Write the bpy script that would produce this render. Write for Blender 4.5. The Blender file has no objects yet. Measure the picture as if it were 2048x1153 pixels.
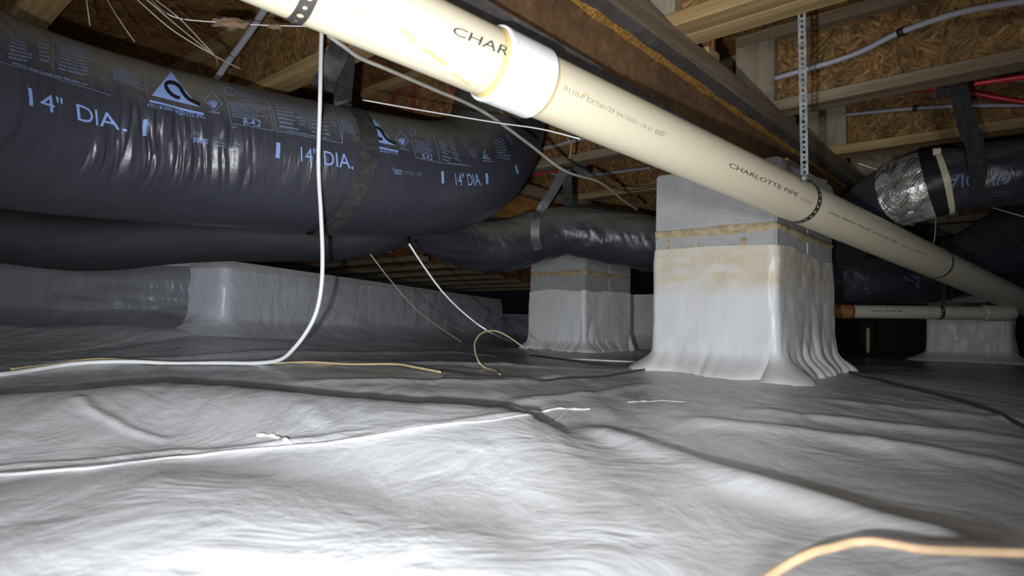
import bpy, bmesh, math, random
import numpy as np
from mathutils import Vector, Matrix
random.seed(7); rng = np.random.RandomState(7)
S = bpy.context.scene
COL = S.collection
PI = math.pi

# ------------------------------------------------------------------ camera
F = 1265.0; CX, CY = 1024.0, 576.5; ZC = 0.22          # focal length and centre in pixels of the 2048 frame, camera height
def nrm(a): a = np.array(a, float); return a/np.linalg.norm(a)
U = nrm((1126, 114, F))                                 # direction of the girders in camera axes (right, down, forward)
V = nrm((-1424, 39, F)); V = nrm(V - U*np.dot(U, V))    # direction of the joists
W = np.cross(U, V)                                      # up
R = np.array([-V, U, W])                                # camera axes -> world axes
cam = bpy.data.cameras.new('camera'); camo = bpy.data.objects.new('camera', cam); COL.objects.link(camo)
cam.sensor_width = 36; cam.lens = 36*F/2048; cam.clip_start = 0.01; cam.clip_end = 60
M = Matrix.Identity(4)
for i in range(3):
    M[i][0] = R[i, 0]; M[i][1] = -R[i, 1]; M[i][2] = -R[i, 2]
M[2][3] = ZC
camo.matrix_world = M
cam.dof.use_dof = True; cam.dof.focus_distance = 2.0; cam.dof.aperture_fstop = 5.0
S.camera = camo
# ------------------------------------------------------------------ light and exposure
S.view_settings.view_transform = 'Standard'; S.view_settings.look = 'None'
S.view_settings.exposure = 0.0; S.view_settings.gamma = 1.0; S.view_settings.use_curve_mapping = False
wd = bpy.data.worlds.new('world'); S.world = wd; wd.use_nodes = True
wd.node_tree.nodes['Background'].inputs[0].default_value = (0.5, 0.6, 0.8, 1)
wd.node_tree.nodes['Background'].inputs[1].default_value = 0.08
def cam2w(c): return R @ np.array(c, float) + np.array((0, 0, ZC))
ld = bpy.data.lights.new('hand_lamp', 'SPOT'); lo = bpy.data.objects.new('hand_lamp', ld); COL.objects.link(lo)
ld.energy = 98; ld.color = (0.95, 0.98, 1.0); ld.shadow_soft_size = 0.012; ld.spot_size = math.radians(106); ld.spot_blend = 1.0
lpos = cam2w((-0.1, 0.072, 0.02)); lo.location = lpos
aim = cam2w((-0.1*2.2, -0.03*2.2, 2.2)); lo.rotation_euler = Vector(aim-lpos).to_track_quat('-Z', 'Y').to_euler()

hd = bpy.data.lights.new('fill_lamp', 'SPOT'); ho = bpy.data.objects.new('fill_lamp', hd); COL.objects.link(ho)   # added fill lamp behind the camera, brightens the far areas
hd.energy = 80; hd.color = (0.93, 0.96, 1.0); hd.shadow_soft_size = 0.10; hd.spot_size = math.radians(120); hd.spot_blend = 1.0
hpos = cam2w((-0.03, -0.08, -0.75)); ho.location = hpos
haim = cam2w((-0.75, 0.0, 3.0)); ho.rotation_euler = Vector(haim-hpos).to_track_quat('-Z', 'Y').to_euler()

# ------------------------------------------------------------------ projection helpers (pixels of the photograph -> metres)
def ray(px, py): return R @ np.array(((px-CX)/F, (py-CY)/F, 1.0))
CAM = np.array((0, 0, ZC))
def P(px, py, d): return CAM + ray(px, py)*d
def PX(px, py, X): r = ray(px, py); return CAM + r*(X/r[0])
def PY(px, py, Y): r = ray(px, py); return CAM + r*(Y/r[1])
def PZ(px, py, h): r = ray(px, py); return CAM + r*(h/r[2])
def proj(p):
    c = (np.asarray(p, float)-CAM) @ R
    return np.stack([CX+F*c[..., 0]/c[..., 2], CY+F*c[..., 1]/c[..., 2]], -1)

# ------------------------------------------------------------------ object helpers
def tag(o, label=None, cat=None, group=None, kind=None):
    if label: o['label'] = label
    if cat: o['category'] = cat
    if group: o['group'] = group
    if kind: o['kind'] = kind
    return o
def empty(name, loc, label=None, cat=None, group=None, kind=None):
    o = bpy.data.objects.new(name, None); COL.objects.link(o); o.location = loc; o.empty_display_size = 0.05
    return tag(o, label, cat, group, kind)
def build(name, verts, faces, mat, parent=None, smooth=False, base=None, uvs=None):
    """verts in world metres; stored relative to the base (the parent's location, or its own)"""
    verts = np.asarray(verts, float)
    top = parent
    off = np.zeros(3)
    while top is not None:
        off = off + np.array(top.location); top = top.parent
    own = np.zeros(3)
    if parent is None:
        own = np.array(base if base is not None else (*verts[:, :2].mean(0), verts[:, 2].min()))
    me = bpy.data.meshes.new(name)
    me.from_pydata((verts-off-own).tolist(), [], faces)
    if uvs is not None:
        ul = me.uv_layers.new(name='uv')
        uv = np.asarray(uvs, float)
        idx = np.zeros(len(me.loops), int); me.loops.foreach_get('vertex_index', idx)
        ul.data.foreach_set('uv', uv[idx].ravel())
    if smooth: me.polygons.foreach_set('use_smooth', [True]*len(me.polygons))
    me.materials.append(mat); me.update()
    o = bpy.data.objects.new(name, me); COL.objects.link(o)
    o.location = own
    if parent is not None: o.parent = parent
    return o
def fix_normals(o):
    bm = bmesh.new(); bm.from_mesh(o.data); bmesh.ops.recalc_face_normals(bm, faces=bm.faces); bm.to_mesh(o.data); bm.free(); return o
class MB:
    def __init__(s): s.v = []; s.f = []
    def add(s, v, f):
        n = len(s.v); s.v += [tuple(p) for p in v]; s.f += [tuple(i+n for i in q) for q in f]
    def box(s, lo, hi, bev=0.0):
        lo = np.array(lo, float); hi = np.array(hi, float)
        if bev <= 0:
            v = [(x, y, z) for z in (lo[2], hi[2]) for y in (lo[1], hi[1]) for x in (lo[0], hi[0])]
            s.add(v, [(0, 2, 3, 1), (4, 5, 7, 6), (0, 1, 5, 4), (2, 6, 7, 3), (0, 4, 6, 2), (1, 3, 7, 5)])
        else:
            bm = bmesh.new(); bmesh.ops.create_cube(bm, size=1)
            for q in bm.verts: q.co = Vector(lo + (np.array(q.co)+.5)*(hi-lo))
            bmesh.ops.bevel(bm, geom=bm.edges[:], offset=bev, segments=1, affect='EDGES')
            bm.verts.index_update()
            s.add([q.co for q in bm.verts], [[q.index for q in f.verts] for f in bm.faces]); bm.free()
    def obox(s, p0, p1, wdir, w, h):
        """box from p0 to p1, width w along wdir, height h along the cross direction, p0 p1 on the axis"""
        p0 = np.array(p0, float); p1 = np.array(p1, float); t = nrm(p1-p0)
        a = np.array(wdir, float); a = nrm(a-t*np.dot(a, t)); b = np.cross(t, a)
        v = [p+a*w/2*i+b*h/2*j for p in (p0, p1) for (i, j) in ((-1, -1), (1, -1), (1, 1), (-1, 1))]
        s.add(v, [(0, 1, 2, 3), (7, 6, 5, 4), (0, 4, 5, 1), (1, 5, 6, 2), (2, 6, 7, 3), (3, 7, 4, 0)])
    def build(s, name, mat, parent=None, **k):
        o = build(name, s.v, s.f, mat, parent, **k); fix_normals(o); return o
def catmull(pts, n):
    """resample a polyline of (x,y,z[,r]) smoothly with n points evenly spaced in length"""
    p = np.asarray(pts, float)
    if len(p) == 2:
        t = np.linspace(0, 1, n)[:, None]; return p[0]*(1-t)+p[1]*t
    q = np.vstack([2*p[0]-p[1], p, 2*p[-1]-p[-2]]); out = []
    for i in range(1, len(q)-2):
        a, b, c, d = q[i-1], q[i], q[i+1], q[i+2]
        for t in np.linspace(0, 1, 24, endpoint=False):
            out.append(.5*((2*b)+(c-a)*t+(2*a-5*b+4*c-d)*t*t+(3*b-a-3*c+d)*t**3))
    out.append(q[-2]); out = np.array(out)
    L = np.r_[0, np.cumsum(np.linalg.norm(np.diff(out[:, :3], axis=0), axis=1))]
    s = np.linspace(0, L[-1], n)
    return np.stack([np.interp(s, L, out[:, k]) for k in range(out.shape[1])], 1)
class Sweep:
    """a tube along a path; surf(s in metres, angle from the top) gives points on its skin"""
    def __init__(s, pts, n, m, rad=None, disp=None, up=(0, 0, 1)):
        c = catmull(pts, n); s.c = c[:, :3]; s.n = n; s.m = m
        s.r = c[:, 3] if c.shape[1] > 3 else np.full(n, rad)
        s.L = np.r_[0, np.cumsum(np.linalg.norm(np.diff(s.c, axis=0), axis=1))]
        T = np.gradient(s.c, axis=0); T /= np.linalg.norm(T, axis=1)[:, None]; s.T = T
        N = np.zeros_like(T); a = np.array(up, float)
        for i in range(n):
            a = a - T[i]*np.dot(a, T[i]); a = a/np.linalg.norm(a); N[i] = a
        s.N = N; s.B = np.cross(T, N); s.disp = disp
    def surf(s, l, th, off=0.0):
        l = np.asarray(l, float); th = np.asarray(th, float)
        g = lambda A: np.stack([np.interp(l, s.L, A[:, k]) for k in range(3)], -1)
        r = np.interp(l, s.L, s.r)+off
        if s.disp is not None: r = r + s.disp(l, th)
        return g(s.c)+(g(s.N)*np.cos(th)[..., None]+g(s.B)*np.sin(th)[..., None])*r[..., None]
    def mesh(s, caps=True):
        th = np.linspace(0, 2*PI, s.m, endpoint=False)
        l, t = np.meshgrid(s.L, th, indexing='ij')
        v = s.surf(l, t).reshape(-1, 3)
        uv = np.stack([l, t/(2*PI)], -1).reshape(-1, 2)
        f = []
        for i in range(s.n-1):
            for j in range(s.m):
                k = (j+1) % s.m
                f.append((i*s.m+j, i*s.m+k, (i+1)*s.m+k, (i+1)*s.m+j))
        if caps:
            f.append(tuple(range(s.m-1, -1, -1))); f.append(tuple((s.n-1)*s.m+j for j in range(s.m)))
        return v, f, uv
    def build(s, name, mat, parent=None, **k):
        v, f, uv = s.mesh(); return build(name, v, f, mat, parent, smooth=True, uvs=uv, **k)
    def locate(s, pxs):
        """(s, angle) on the visible skin under the given pixels"""
        pxs = np.atleast_2d(np.asarray(pxs, float))
        if not hasattr(s, 'g'):
            l, t = np.meshgrid(np.linspace(0, s.L[-1], 500), np.linspace(0, 2*PI, 180, endpoint=False), indexing='ij')
            sv = s.disp; s.disp = None; q = s.surf(l, t); s.disp = sv
            c = np.stack([np.interp(l, s.L, s.c[:, k]) for k in range(3)], -1)
            vis = np.sum((q-c)*(CAM-q), -1) > 0
            pr = proj(q); pr[~vis] = 1e6
            s.g = (l, t, pr)
        l, t, pr = s.g; out = []
        for p in pxs:
            d = np.sum((pr-p)**2, -1); i = np.unravel_index(np.argmin(d), d.shape)
            a, b = l[i], t[i]
            sv = s.disp; s.disp = None
            for _ in range(4):
                e = 1e-4
                q0 = proj(s.surf(a, b)); ja = (proj(s.surf(a+e, b))-q0)/e; jb = (proj(s.surf(a, b+e))-q0)/e
                try: da = np.linalg.solve(np.stack([ja, jb], 1), p-q0)
                except Exception: break
                da = np.clip(da, -.02, .02); a += da[0]; b += da[1]
            s.disp = sv
            out.append((a, b))
        return np.array(out)
def tube(name, pts, r, mat, parent=None, n=None, m=8, **k):
    n = n or max(8, len(pts)*8)
    return Sweep(pts, n, m, r).build(name, mat, parent, **k)
def vnoise(x, y, seed=0):
    x = np.asarray(x, float); y = np.asarray(y, float)
    xi = np.floor(x).astype(np.int64); yi = np.floor(y).astype(np.int64); fx = x-xi; fy = y-yi
    fx = fx*fx*(3-2*fx); fy = fy*fy*(3-2*fy)
    def h(a, b):
        k = (a*374761393+b*668265263+seed*974634777) & 0x7fffffff
        k = ((k ^ (k >> 13))*1274126177) & 0x7fffffff
        return ((k ^ (k >> 16)) & 0xffff)/32767.5-1
    return (h(xi, yi)*(1-fx)+h(xi+1, yi)*fx)*(1-fy)+(h(xi, yi+1)*(1-fx)+h(xi+1, yi+1)*fx)*fy

# ------------------------------------------------------------------ materials
def mat(name, col, rough=.6, metal=0.0, spec=.5):
    m = bpy.data.materials.new(name); m.use_nodes = True; b = m.node_tree.nodes['Principled BSDF']
    b.inputs['Base Color'].default_value = (*col, 1); b.inputs['Roughness'].default_value = rough
    b.inputs['Metallic'].default_value = metal; b.inputs['Specular IOR Level'].default_value = spec
    return m
class NT:
    def __init__(s, m): s.t = m.node_tree; s.b = s.t.nodes['Principled BSDF']
    def n(s, typ, **k):
        o = s.t.nodes.new(typ)
        for a, v in k.items():
            if a.startswith('i_'):
                key = a[2:]; key = int(key) if key.isdigit() else key.replace('_', ' ')
                o.inputs[key].default_value = v
            else: setattr(o, a, v)
        return o
    def l(s, a, b): s.t.links.new(a, b)
    def coord(s, scale=(1, 1, 1), kind='Object', rot=(0, 0, 0)):
        c = s.n('ShaderNodeTexCoord'); mp = s.n('ShaderNodeMapping'); mp.inputs['Scale'].default_value = scale
        mp.inputs['Rotation'].default_value = rot
        s.l(c.outputs[kind], mp.inputs['Vector']); return mp.outputs[0]
    def noise(s, vec, scale, detail=4, rough=.6, dist=0):
        o = s.n('ShaderNodeTexNoise'); o.inputs['Scale'].default_value = scale; o.inputs['Detail'].default_value = detail
        o.inputs['Roughness'].default_value = rough; o.inputs['Distortion'].default_value = dist; s.l(vec, o.inputs['Vector']); return o
    def ramp(s, fac, stops, interp='LINEAR'):
        o = s.n('ShaderNodeValToRGB'); o.color_ramp.interpolation = interp
        e = o.color_ramp.elements
        while len(e) < len(stops): e.new(.5)
        for q, (p, c) in zip(e, stops): q.position = p; q.color = (*c, 1) if len(c) == 3 else c
        s.l(fac, o.inputs['Fac']); return o.outputs['Color']
    def mix(s, fac, a, b, mode='MIX'):
        o = s.n('ShaderNodeMix', data_type='RGBA', blend_type=mode)
        for sock, v in ((o.inputs['Factor'], fac), (o.inputs['A'], a), (o.inputs['B'], b)):
            pass
        A = [i for i in o.inputs if i.name == 'A' and i.type == 'RGBA'][0]; B = [i for i in o.inputs if i.name == 'B' and i.type == 'RGBA'][0]
        f = o.inputs[0]
        for sock, v in ((f, fac), (A, a), (B, b)):
            if hasattr(v, 'links') or hasattr(v, 'is_output'): s.l(v, sock)
            elif sock is f: sock.default_value = v
            else: sock.default_value = (*v, 1)
        return [q for q in o.outputs if q.type == 'RGBA'][0]
    def bump(s, h, strength=.3, dist=.01, prev=None):
        o = s.n('ShaderNodeBump'); o.inputs['Strength'].default_value = strength; o.inputs['Distance'].default_value = dist
        s.l(h, o.inputs['Height'])
        if prev is not None: s.l(prev, o.inputs['Normal'])
        s.l(o.outputs[0], s.b.inputs['Normal']); return o.outputs[0]
    def col(s, c): s.l(c, s.b.inputs['Base Color'])
    def rough(s, c): s.l(c, s.b.inputs['Roughness'])
def g3(x): return (x, x, x)

def m_osb(name, tint=(1, 1, 1), stain=False):
    m = mat(name, (.3, .2, .1), .75, spec=.25); t = NT(m)
    c = t.coord((1, 1, 1))
    w = t.noise(c, 12, 3, .6); add = t.n('ShaderNodeVectorMath', operation='MULTIPLY_ADD'); add.inputs[1].default_value = (.05, .05, .05)
    t.l(w.outputs['Color'], add.inputs[0]); t.l(c, add.inputs[2])
    def strands(cell, seed, sc):
        """patches of wood strands, every patch turned its own way"""
        mp = t.n('ShaderNodeMapping'); mp.inputs['Location'].default_value = (seed, seed*.7, seed*.3); t.l(add.outputs[0], mp.inputs['Vector'])
        v = t.n('ShaderNodeTexVoronoi'); v.inputs['Scale'].default_value = cell; t.l(mp.outputs[0], v.inputs['Vector'])
        sp = t.n('ShaderNodeSeparateColor'); t.l(v.outputs['Color'], sp.inputs[0])
        an = t.n('ShaderNodeMath', operation='MULTIPLY_ADD'); an.inputs[1].default_value = 2.4; an.inputs[2].default_value = -1.2; t.l(sp.outputs[0], an.inputs[0])
        vr = t.n('ShaderNodeVectorRotate', rotation_type='Y_AXIS'); t.l(c, vr.inputs['Vector']); t.l(an.outputs[0], vr.inputs['Angle'])
        m2 = t.n('ShaderNodeMapping'); m2.inputs['Scale'].default_value = sc; t.l(vr.outputs[0], m2.inputs['Vector'])
        nz = t.noise(m2.outputs[0], 1, 5, .62, .35); return nz.outputs['Fac'], sp.outputs[1]
    n1, k1 = strands(17, 3.1, (120, 60, 13)); n2, k2 = strands(26, 9.7, (95, 60, 11))
    k = t.ramp(t.noise(c, 20, 3).outputs['Fac'], [(.46, g3(0)), (.54, g3(1))])
    fac = t.mix(k, n1, n2); tone = t.mix(k, k1, k2)
    T = lambda q: tuple(a*b for a, b in zip(q, tint))
    base = t.ramp(fac, [(.28, T((.05, .024, .009))), (.42, T((.16, .085, .032))), (.55, T((.27, .155, .06))), (.68, T((.42, .27, .12))), (.8, T((.6, .43, .22)))])
    colr = t.mix(.75, base, t.ramp(tone, [(0, g3(.5)), (.5, (1.0, .95, .9)), (1, (1.25, 1.2, 1.1))]), 'MULTIPLY')
    if stain:
        sx = t.noise(t.coord((9, 9, 3)), 1.6, 3, .7)
        colr = t.mix(t.ramp(sx.outputs['Fac'], [(.53, g3(0)), (.62, g3(.75))]), colr, (.2, .02, .035))
    t.col(colr)
    t.bump(fac, .5, .004)
    return m
def m_lumber(name, a, b, axis=0, scale=1.0):
    m = mat(name, a, .7, spec=.25); t = NT(m)
    sc = [42*scale, 42*scale, 42*scale]; sc[axis] = 1.6*scale
    c = t.coord(tuple(sc)); n = t.noise(c, 1, 5, .65, .5); n2 = t.noise(c, .35, 2, .5, .3)
    colr = t.ramp(n.outputs['Fac'], [(.3, b), (.5, tuple((x+y)/2 for x, y in zip(a, b))), (.68, a)])
    colr = t.mix(.5, colr, t.ramp(n2.outputs['Fac'], [(.35, g3(.55)), (.65, g3(1.1))]), 'MULTIPLY')
    t.col(colr); t.bump(n.outputs['Fac'], .25, .003); return m
def m_ply(name):
    m = mat(name, (.3, .27, .22), .8, spec=.2); t = NT(m)
    n = t.noise(t.coord((14, 14, 3)), 1.5, 5, .65, .6); k = t.noise(t.coord(), 7, 3)
    colr = t.ramp(n.outputs['Fac'], [(.3, (.2, .155, .1)), (.55, (.33, .28, .2)), (.75, (.42, .37, .28))])
    t.col(t.mix(.4, colr, t.ramp(k.outputs['Fac'], [(.3, g3(.5)), (.7, g3(1.1))]), 'MULTIPLY')); t.bump(n.outputs['Fac'], .2, .003); return m
def m_steel(name, a=(.13, .07, .035), b=(.2, .115, .05)):
    m = mat(name, a, .7, .15, .4); t = NT(m)
    n = t.noise(t.coord(), 26, 6, .7); n2 = t.noise(t.coord((1, .25, 1)), 9, 3)
    colr = t.ramp(n.outputs['Fac'], [(.3, tuple(x*.6 for x in a)), (.55, a), (.72, b)])
    t.col(t.mix(.5, colr, t.ramp(n2.outputs['Fac'], [(.35, g3(.5)), (.65, g3(1.15))]), 'MULTIPLY')); t.bump(n.outputs['Fac'], .4, .003); return m
def m_gold_rust():
    m = mat('rust_scale', (.3, .15, .03), .85, 0, .2); t = NT(m)
    n = t.noise(t.coord(), 130, 5, .75)
    t.col(t.ramp(n.outputs['Fac'], [(.35, (.12, .05, .015)), (.52, (.3, .15, .03)), (.65, (.48, .28, .07))])); t.bump(n.outputs['Fac'], .8, .006); return m
def m_concrete(name, a=(.47, .47, .47)):
    m = mat(name, a, .9, 0, .2); t = NT(m)
    n = t.noise(t.coord(), 240, 4, .7); n2 = t.noise(t.coord(), 14, 4, .6); v = t.noise(t.coord(), 95, 3, .7)
    colr = t.ramp(n.outputs['Fac'], [(.3, tuple(x*.62 for x in a)), (.6, a), (.8, tuple(min(1, x*1.25) for x in a))])
    t.col(t.mix(.5, colr, t.ramp(n2.outputs['Fac'], [(.3, g3(.72)), (.7, g3(1.08))]), 'MULTIPLY'))
    b = t.bump(n.outputs['Fac'], .5, .004); t.bump(v.outputs['Fac'], .35, .006, b); return m
def m_mortar():
    m = mat('mortar', (.42, .36, .25), .9, 0, .2); t = NT(m)
    n = t.noise(t.coord(), 40, 5, .7)
    t.col(t.ramp(n.outputs['Fac'], [(.3, (.26, .2, .11)), (.55, (.46, .38, .24)), (.75, (.6, .55, .43))])); t.bump(n.outputs['Fac'], .5, .006); return m
def m_pvc(name, a, stain=.5):
    m = mat(name, a, .32, 0, .5); t = NT(m)
    n = t.noise(t.coord((1, 1, 1)), 4.2, 5, .65); n2 = t.noise(t.coord((1, .3, 1)), 15, 5, .75)
    k = t.mix(1.0, n.outputs['Color'], n2.outputs['Color'], 'MULTIPLY')
    bw = t.n('ShaderNodeRGBToBW'); t.l(k, bw.inputs[0])
    t.col(t.mix(t.ramp(bw.outputs[0], [(.32, g3(0)), (.4, g3(stain*.4)), (.5, g3(stain))]), a, (.34, .2, .07)))
    t.bump(n2.outputs['Fac'], .05, .002); return m
def m_duct(name, dust=1.0, bumps=1.0):
    m = mat(name, (.012, .012, .014), .3, 0, .55); t = NT(m)
    uv = t.coord((1, 1, 1), 'UV'); sp = t.n('ShaderNodeSeparateXYZ'); t.l(uv, sp.inputs[0])
    # dust settled along the top of the jacket (v = 0 and 1 at the top)
    pw = t.n('ShaderNodeMath', operation='MULTIPLY'); pw.inputs[1].default_value = 2*PI; t.l(sp.outputs[1], pw.inputs[0])
    cs = t.n('ShaderNodeMath', operation='COSINE'); t.l(pw.outputs[0], cs.inputs[0])
    n = t.noise(t.coord((5, 9, 1), 'UV'), 2.5, 6, .7, .8)
    ad = t.n('ShaderNodeMath', operation='MULTIPLY_ADD'); ad.inputs[1].default_value = .55; t.l(n.outputs['Fac'], ad.inputs[0]); t.l(cs.outputs[0], ad.inputs[2])
    d = t.ramp(ad.outputs[0], [(.55, g3(0)), (1.0, g3(.85*dust))])
    t.col(t.mix(d, (.036, .037, .048), (.12, .108, .088)))
    t.rough(t.ramp(d, [(0, g3(.36)), (.5, g3(.75))]))
    w1 = t.noise(t.coord((34, 5, 1), 'UV'), 1, 3, .55, .9); w2 = t.noise(t.coord((9, 14, 1), 'UV'), 2, 4, .6, .6)
    mk = t.noise(t.coord((2.2, 3, 1), 'UV'), 1.5, 2); mm = t.n('ShaderNodeMath', operation='MULTIPLY')
    t.l(w1.outputs['Fac'], mm.inputs[0]); t.l(t.ramp(mk.outputs['Fac'], [(.45, g3(.05)), (.62, g3(1))]), mm.inputs[1])
    b = t.bump(mm.outputs[0], .4*bumps, .012); t.bump(w2.outputs['Fac'], .16*bumps, .01, b)
    return m
def m_strap():
    m = mat('woven_strap', (.03, .03, .033), .45, 0, .6); t = NT(m)
    c = t.coord((1, 1, 1), 'UV')
    ck = t.n('ShaderNodeTexChecker'); ck.inputs['Scale'].default_value = 230; t.l(c, ck.inputs['Vector'])
    n = t.noise(c, 40, 3)
    t.col(t.mix(t.ramp(n.outputs['Fac'], [(.45, g3(0)), (.7, g3(.6))]), (.03, .03, .033), (.085, .08, .07)))
    t.bump(ck.outputs['Fac'], .6, .003); return m
def m_sheet(name, a, rough=.42, sc=(1, 1, 1), bump=.25, specks=False, cream=None):
    m = mat(name, a, rough, 0, .5); t = NT(m)
    n = t.noise(t.coord(sc), 5, 5, .6, .7); n2 = t.noise(t.coord(sc), 28, 4, .6, .4); n3 = t.noise(t.coord(), 2.2, 4, .6)
    colr = t.mix(.5, a, t.ramp(n3.outputs['Fac'], [(.3, (.76, .74, .7)), (.65, g3(1.0))]), 'MULTIPLY')
    if specks:
        v = t.noise(t.coord(), 55, 2, .5)
        colr = t.mix(t.ramp(v.outputs['Fac'], [(.74, g3(0)), (.78, g3(.6))]), colr, (.5, .38, .2))
    if cream:
        z0, z1 = cream
        sp = t.n('ShaderNodeSeparateXYZ'); t.l(t.coord(), sp.inputs[0])
        mm = t.n('ShaderNodeMath', operation='MULTIPLY_ADD'); mm.inputs[1].default_value = .09; t.l(n.outputs['Fac'], mm.inputs[0]); t.l(sp.outputs[2], mm.inputs[2])
        mr = t.n('ShaderNodeMapRange'); mr.inputs['From Min'].default_value = z0+.045; mr.inputs['From Max'].default_value = z1+.045; t.l(mm.outputs[0], mr.inputs['Value'])
        k2 = t.noise(t.coord((1, 1, 3)), 11, 5, .7)
        f = t.n('ShaderNodeMath', operation='MULTIPLY'); t.l(mr.outputs[0], f.inputs[0]); t.l(t.ramp(k2.outputs['Fac'], [(.35, g3(.25)), (.6, g3(1))]), f.inputs[1])
        colr = t.mix(f.outputs[0], colr, (.6, .52, .38))
    t.col(colr)
    t.rough(t.ramp(n2.outputs['Fac'], [(.3, g3(rough*.75)), (.7, g3(min(1, rough*1.3)))]))
    b = t.bump(n.outputs['Fac'], bump, .03); t.bump(n2.outputs['Fac'], bump*.6, .006, b)
    return m
def m_foil():
    m = mat('foil_wrap', (.62, .6, .56), .36, .6, .5); t = NT(m)
    n = t.noise(t.coord((16, 7, 1), 'UV'), 2.2, 4, .6, 1.2)
    t.col(t.ramp(t.noise(t.coord(), 18, 3).outputs['Fac'], [(.35, (.42, .4, .36)), (.65, (.75, .73, .69))])); t.bump(n.outputs['Fac'], .8, .02); return m
def m_galv():
    m = mat('galvanised_steel', (.42, .44, .44), .5, .6, .5); t = NT(m)
    t.col(t.ramp(t.noise(t.coord(), 60, 4).outputs['Fac'], [(.35, (.25, .27, .27)), (.65, (.45, .48, .48))])); return m
def m_plain(name, a, rough=.5, var=.25, sc=40, metal=0):
    m = mat(name, a, rough, metal); t = NT(m)
    t.col(t.ramp(t.noise(t.coord(), sc, 3).outputs['Fac'], [(.3, tuple(x*(1-var) for x in a)), (.7, tuple(min(1, x*(1+var*.4)) for x in a))])); return m
MT = dict(
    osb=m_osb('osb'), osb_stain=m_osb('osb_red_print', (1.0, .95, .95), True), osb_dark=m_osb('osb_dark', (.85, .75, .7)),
    pine=m_lumber('pine', (.47, .34, .16), (.24, .145, .06)), pine_grey=m_lumber('pine_grey', (.32, .26, .17), (.17, .12, .075)),
    pine_y=m_lumber('pine_nailer', (.24, .19, .13), (.11, .075, .05), 1), ply=m_ply('plywood_stiffener'),
    steel=m_steel('rusty_steel', (.17, .092, .045), (.26, .15, .065)), steel_dark=m_steel('primed_steel', (.1, .09, .085), (.17, .13, .1)), steel_orange=m_steel('orange_rust', (.3, .14, .04), (.42, .23, .08)), gold=m_gold_rust(),
    block=m_concrete('concrete_block'), block_white=m_concrete('parged_block', (.62, .61, .58)), mortar=m_mortar(),
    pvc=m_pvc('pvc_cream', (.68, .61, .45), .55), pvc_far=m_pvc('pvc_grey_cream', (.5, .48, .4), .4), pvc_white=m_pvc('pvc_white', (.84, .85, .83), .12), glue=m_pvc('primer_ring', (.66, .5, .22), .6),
    ink=mat('pipe_ink', (.05, .045, .045), .6), ink_faint=mat('pipe_ink_faint', (.3, .27, .23), .6),
    blue=mat('blue_print', (.22, .32, .62), .55, 0, .3), blue_dim=mat('blue_print_fine', (.17, .22, .36), .55, 0, .3), blue_faint=mat('blue_print_faint', (.1, .12, .2), .55),
    jacket_ink=mat('jacket_black', (.012, .012, .014), .4),
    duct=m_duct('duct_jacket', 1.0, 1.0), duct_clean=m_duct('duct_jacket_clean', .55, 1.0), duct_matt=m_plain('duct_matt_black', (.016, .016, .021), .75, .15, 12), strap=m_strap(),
    floor=m_sheet('vapour_barrier', (.64, .65, .675), .34, (1, 1, 1), .3, True), wrap=m_sheet('white_wrap', (.84, .85, .86), .4, (1, 1, .4), .25, False, None),
    wrap_cream=m_sheet('white_wrap_stained', (.7, .705, .715), .4, (1, 1, .4), .22, False, (.245, .30)), wrap_lit=m_sheet('grey_wrap_lit', (.5, .515, .56), .32, (1, 1, .5), .6), wrap_grey=m_sheet('grey_wrap', (.17, .178, .2), .3, (1, 1, .5), .7),  # low walls share one plastic; the paler copy has light put into its colour
    foil=m_foil(), galv=m_galv(), strip=m_plain('dark_steel_strip', (.1, .09, .085), .5, .3, 60, .5),
    white=m_plain('white_cable_sheath', (.85, .86, .86), .45, .06), tan=m_plain('tan_cable_sheath', (.58, .46, .26), .6, .2), greyc=m_plain('grey_cable_sheath', (.36, .34, .3), .6, .2),
    darkc=m_plain('dark_cable_sheath', (.05, .042, .036), .6, .3), brownc=m_plain('brown_cable_sheath', (.12, .085, .055), .7, .3), cord=m_plain('cord_sheath', (.72, .5, .3), .7, .2),
    red=m_plain('red_pex', (.5, .022, .03), .4, .15), pexgrey=m_plain('grey_pex', (.34, .34, .37), .45, .1), tie=m_plain('cream_zip_tie', (.58, .53, .36), .5, .15),
    clip=m_plain('black_clip', (.016, .016, .016), .5, .2), wire=m_plain('support_wire', (.5, .46, .38), .5, .2, 40, .3), fluff=m_plain('dusty_fibre', (.34, .22, .14), .95, .3),
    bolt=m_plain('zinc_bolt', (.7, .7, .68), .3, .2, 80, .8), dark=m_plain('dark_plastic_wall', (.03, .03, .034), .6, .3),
)

# ------------------------------------------------------------------ floor: the plastic ground sheet
def seg_dist(X, Y, poly):
    poly = np.asarray(poly, float); best = np.full(X.shape, 1e9); tt = np.zeros(X.shape); tot = len(poly)-1; side = np.zeros(X.shape)
    for i in range(tot):
        a, b = poly[i], poly[i+1]; e = b-a; L2 = e@e
        t = np.clip(((X-a[0])*e[0]+(Y-a[1])*e[1])/L2, 0, 1)
        dx = X-(a[0]+t*e[0]); dy = Y-(a[1]+t*e[1]); d = np.hypot(dx, dy)
        k = d < best; best = np.where(k, d, best); tt = np.where(k, (i+t)/tot, tt); side = np.where(k, np.sign(e[0]*dy-e[1]*dx), side)
    return best, tt, side
def floorline(px, h): return np.array([PZ(x, y, h)[:2] for x, y in px])
WALL0 = PZ(445, 600, .05)[:2]*0                          # replaced below
wa = P(446, 640, 2.55)[:2]; wb = P(1000, 660, 5.4)[:2]    # foot line of the long low wall
LEFTW = [P(-420, 600, 2.55)[:2], P(0, 600, 2.5)[:2], P(380, 630, 2.62)[:2]]
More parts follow.
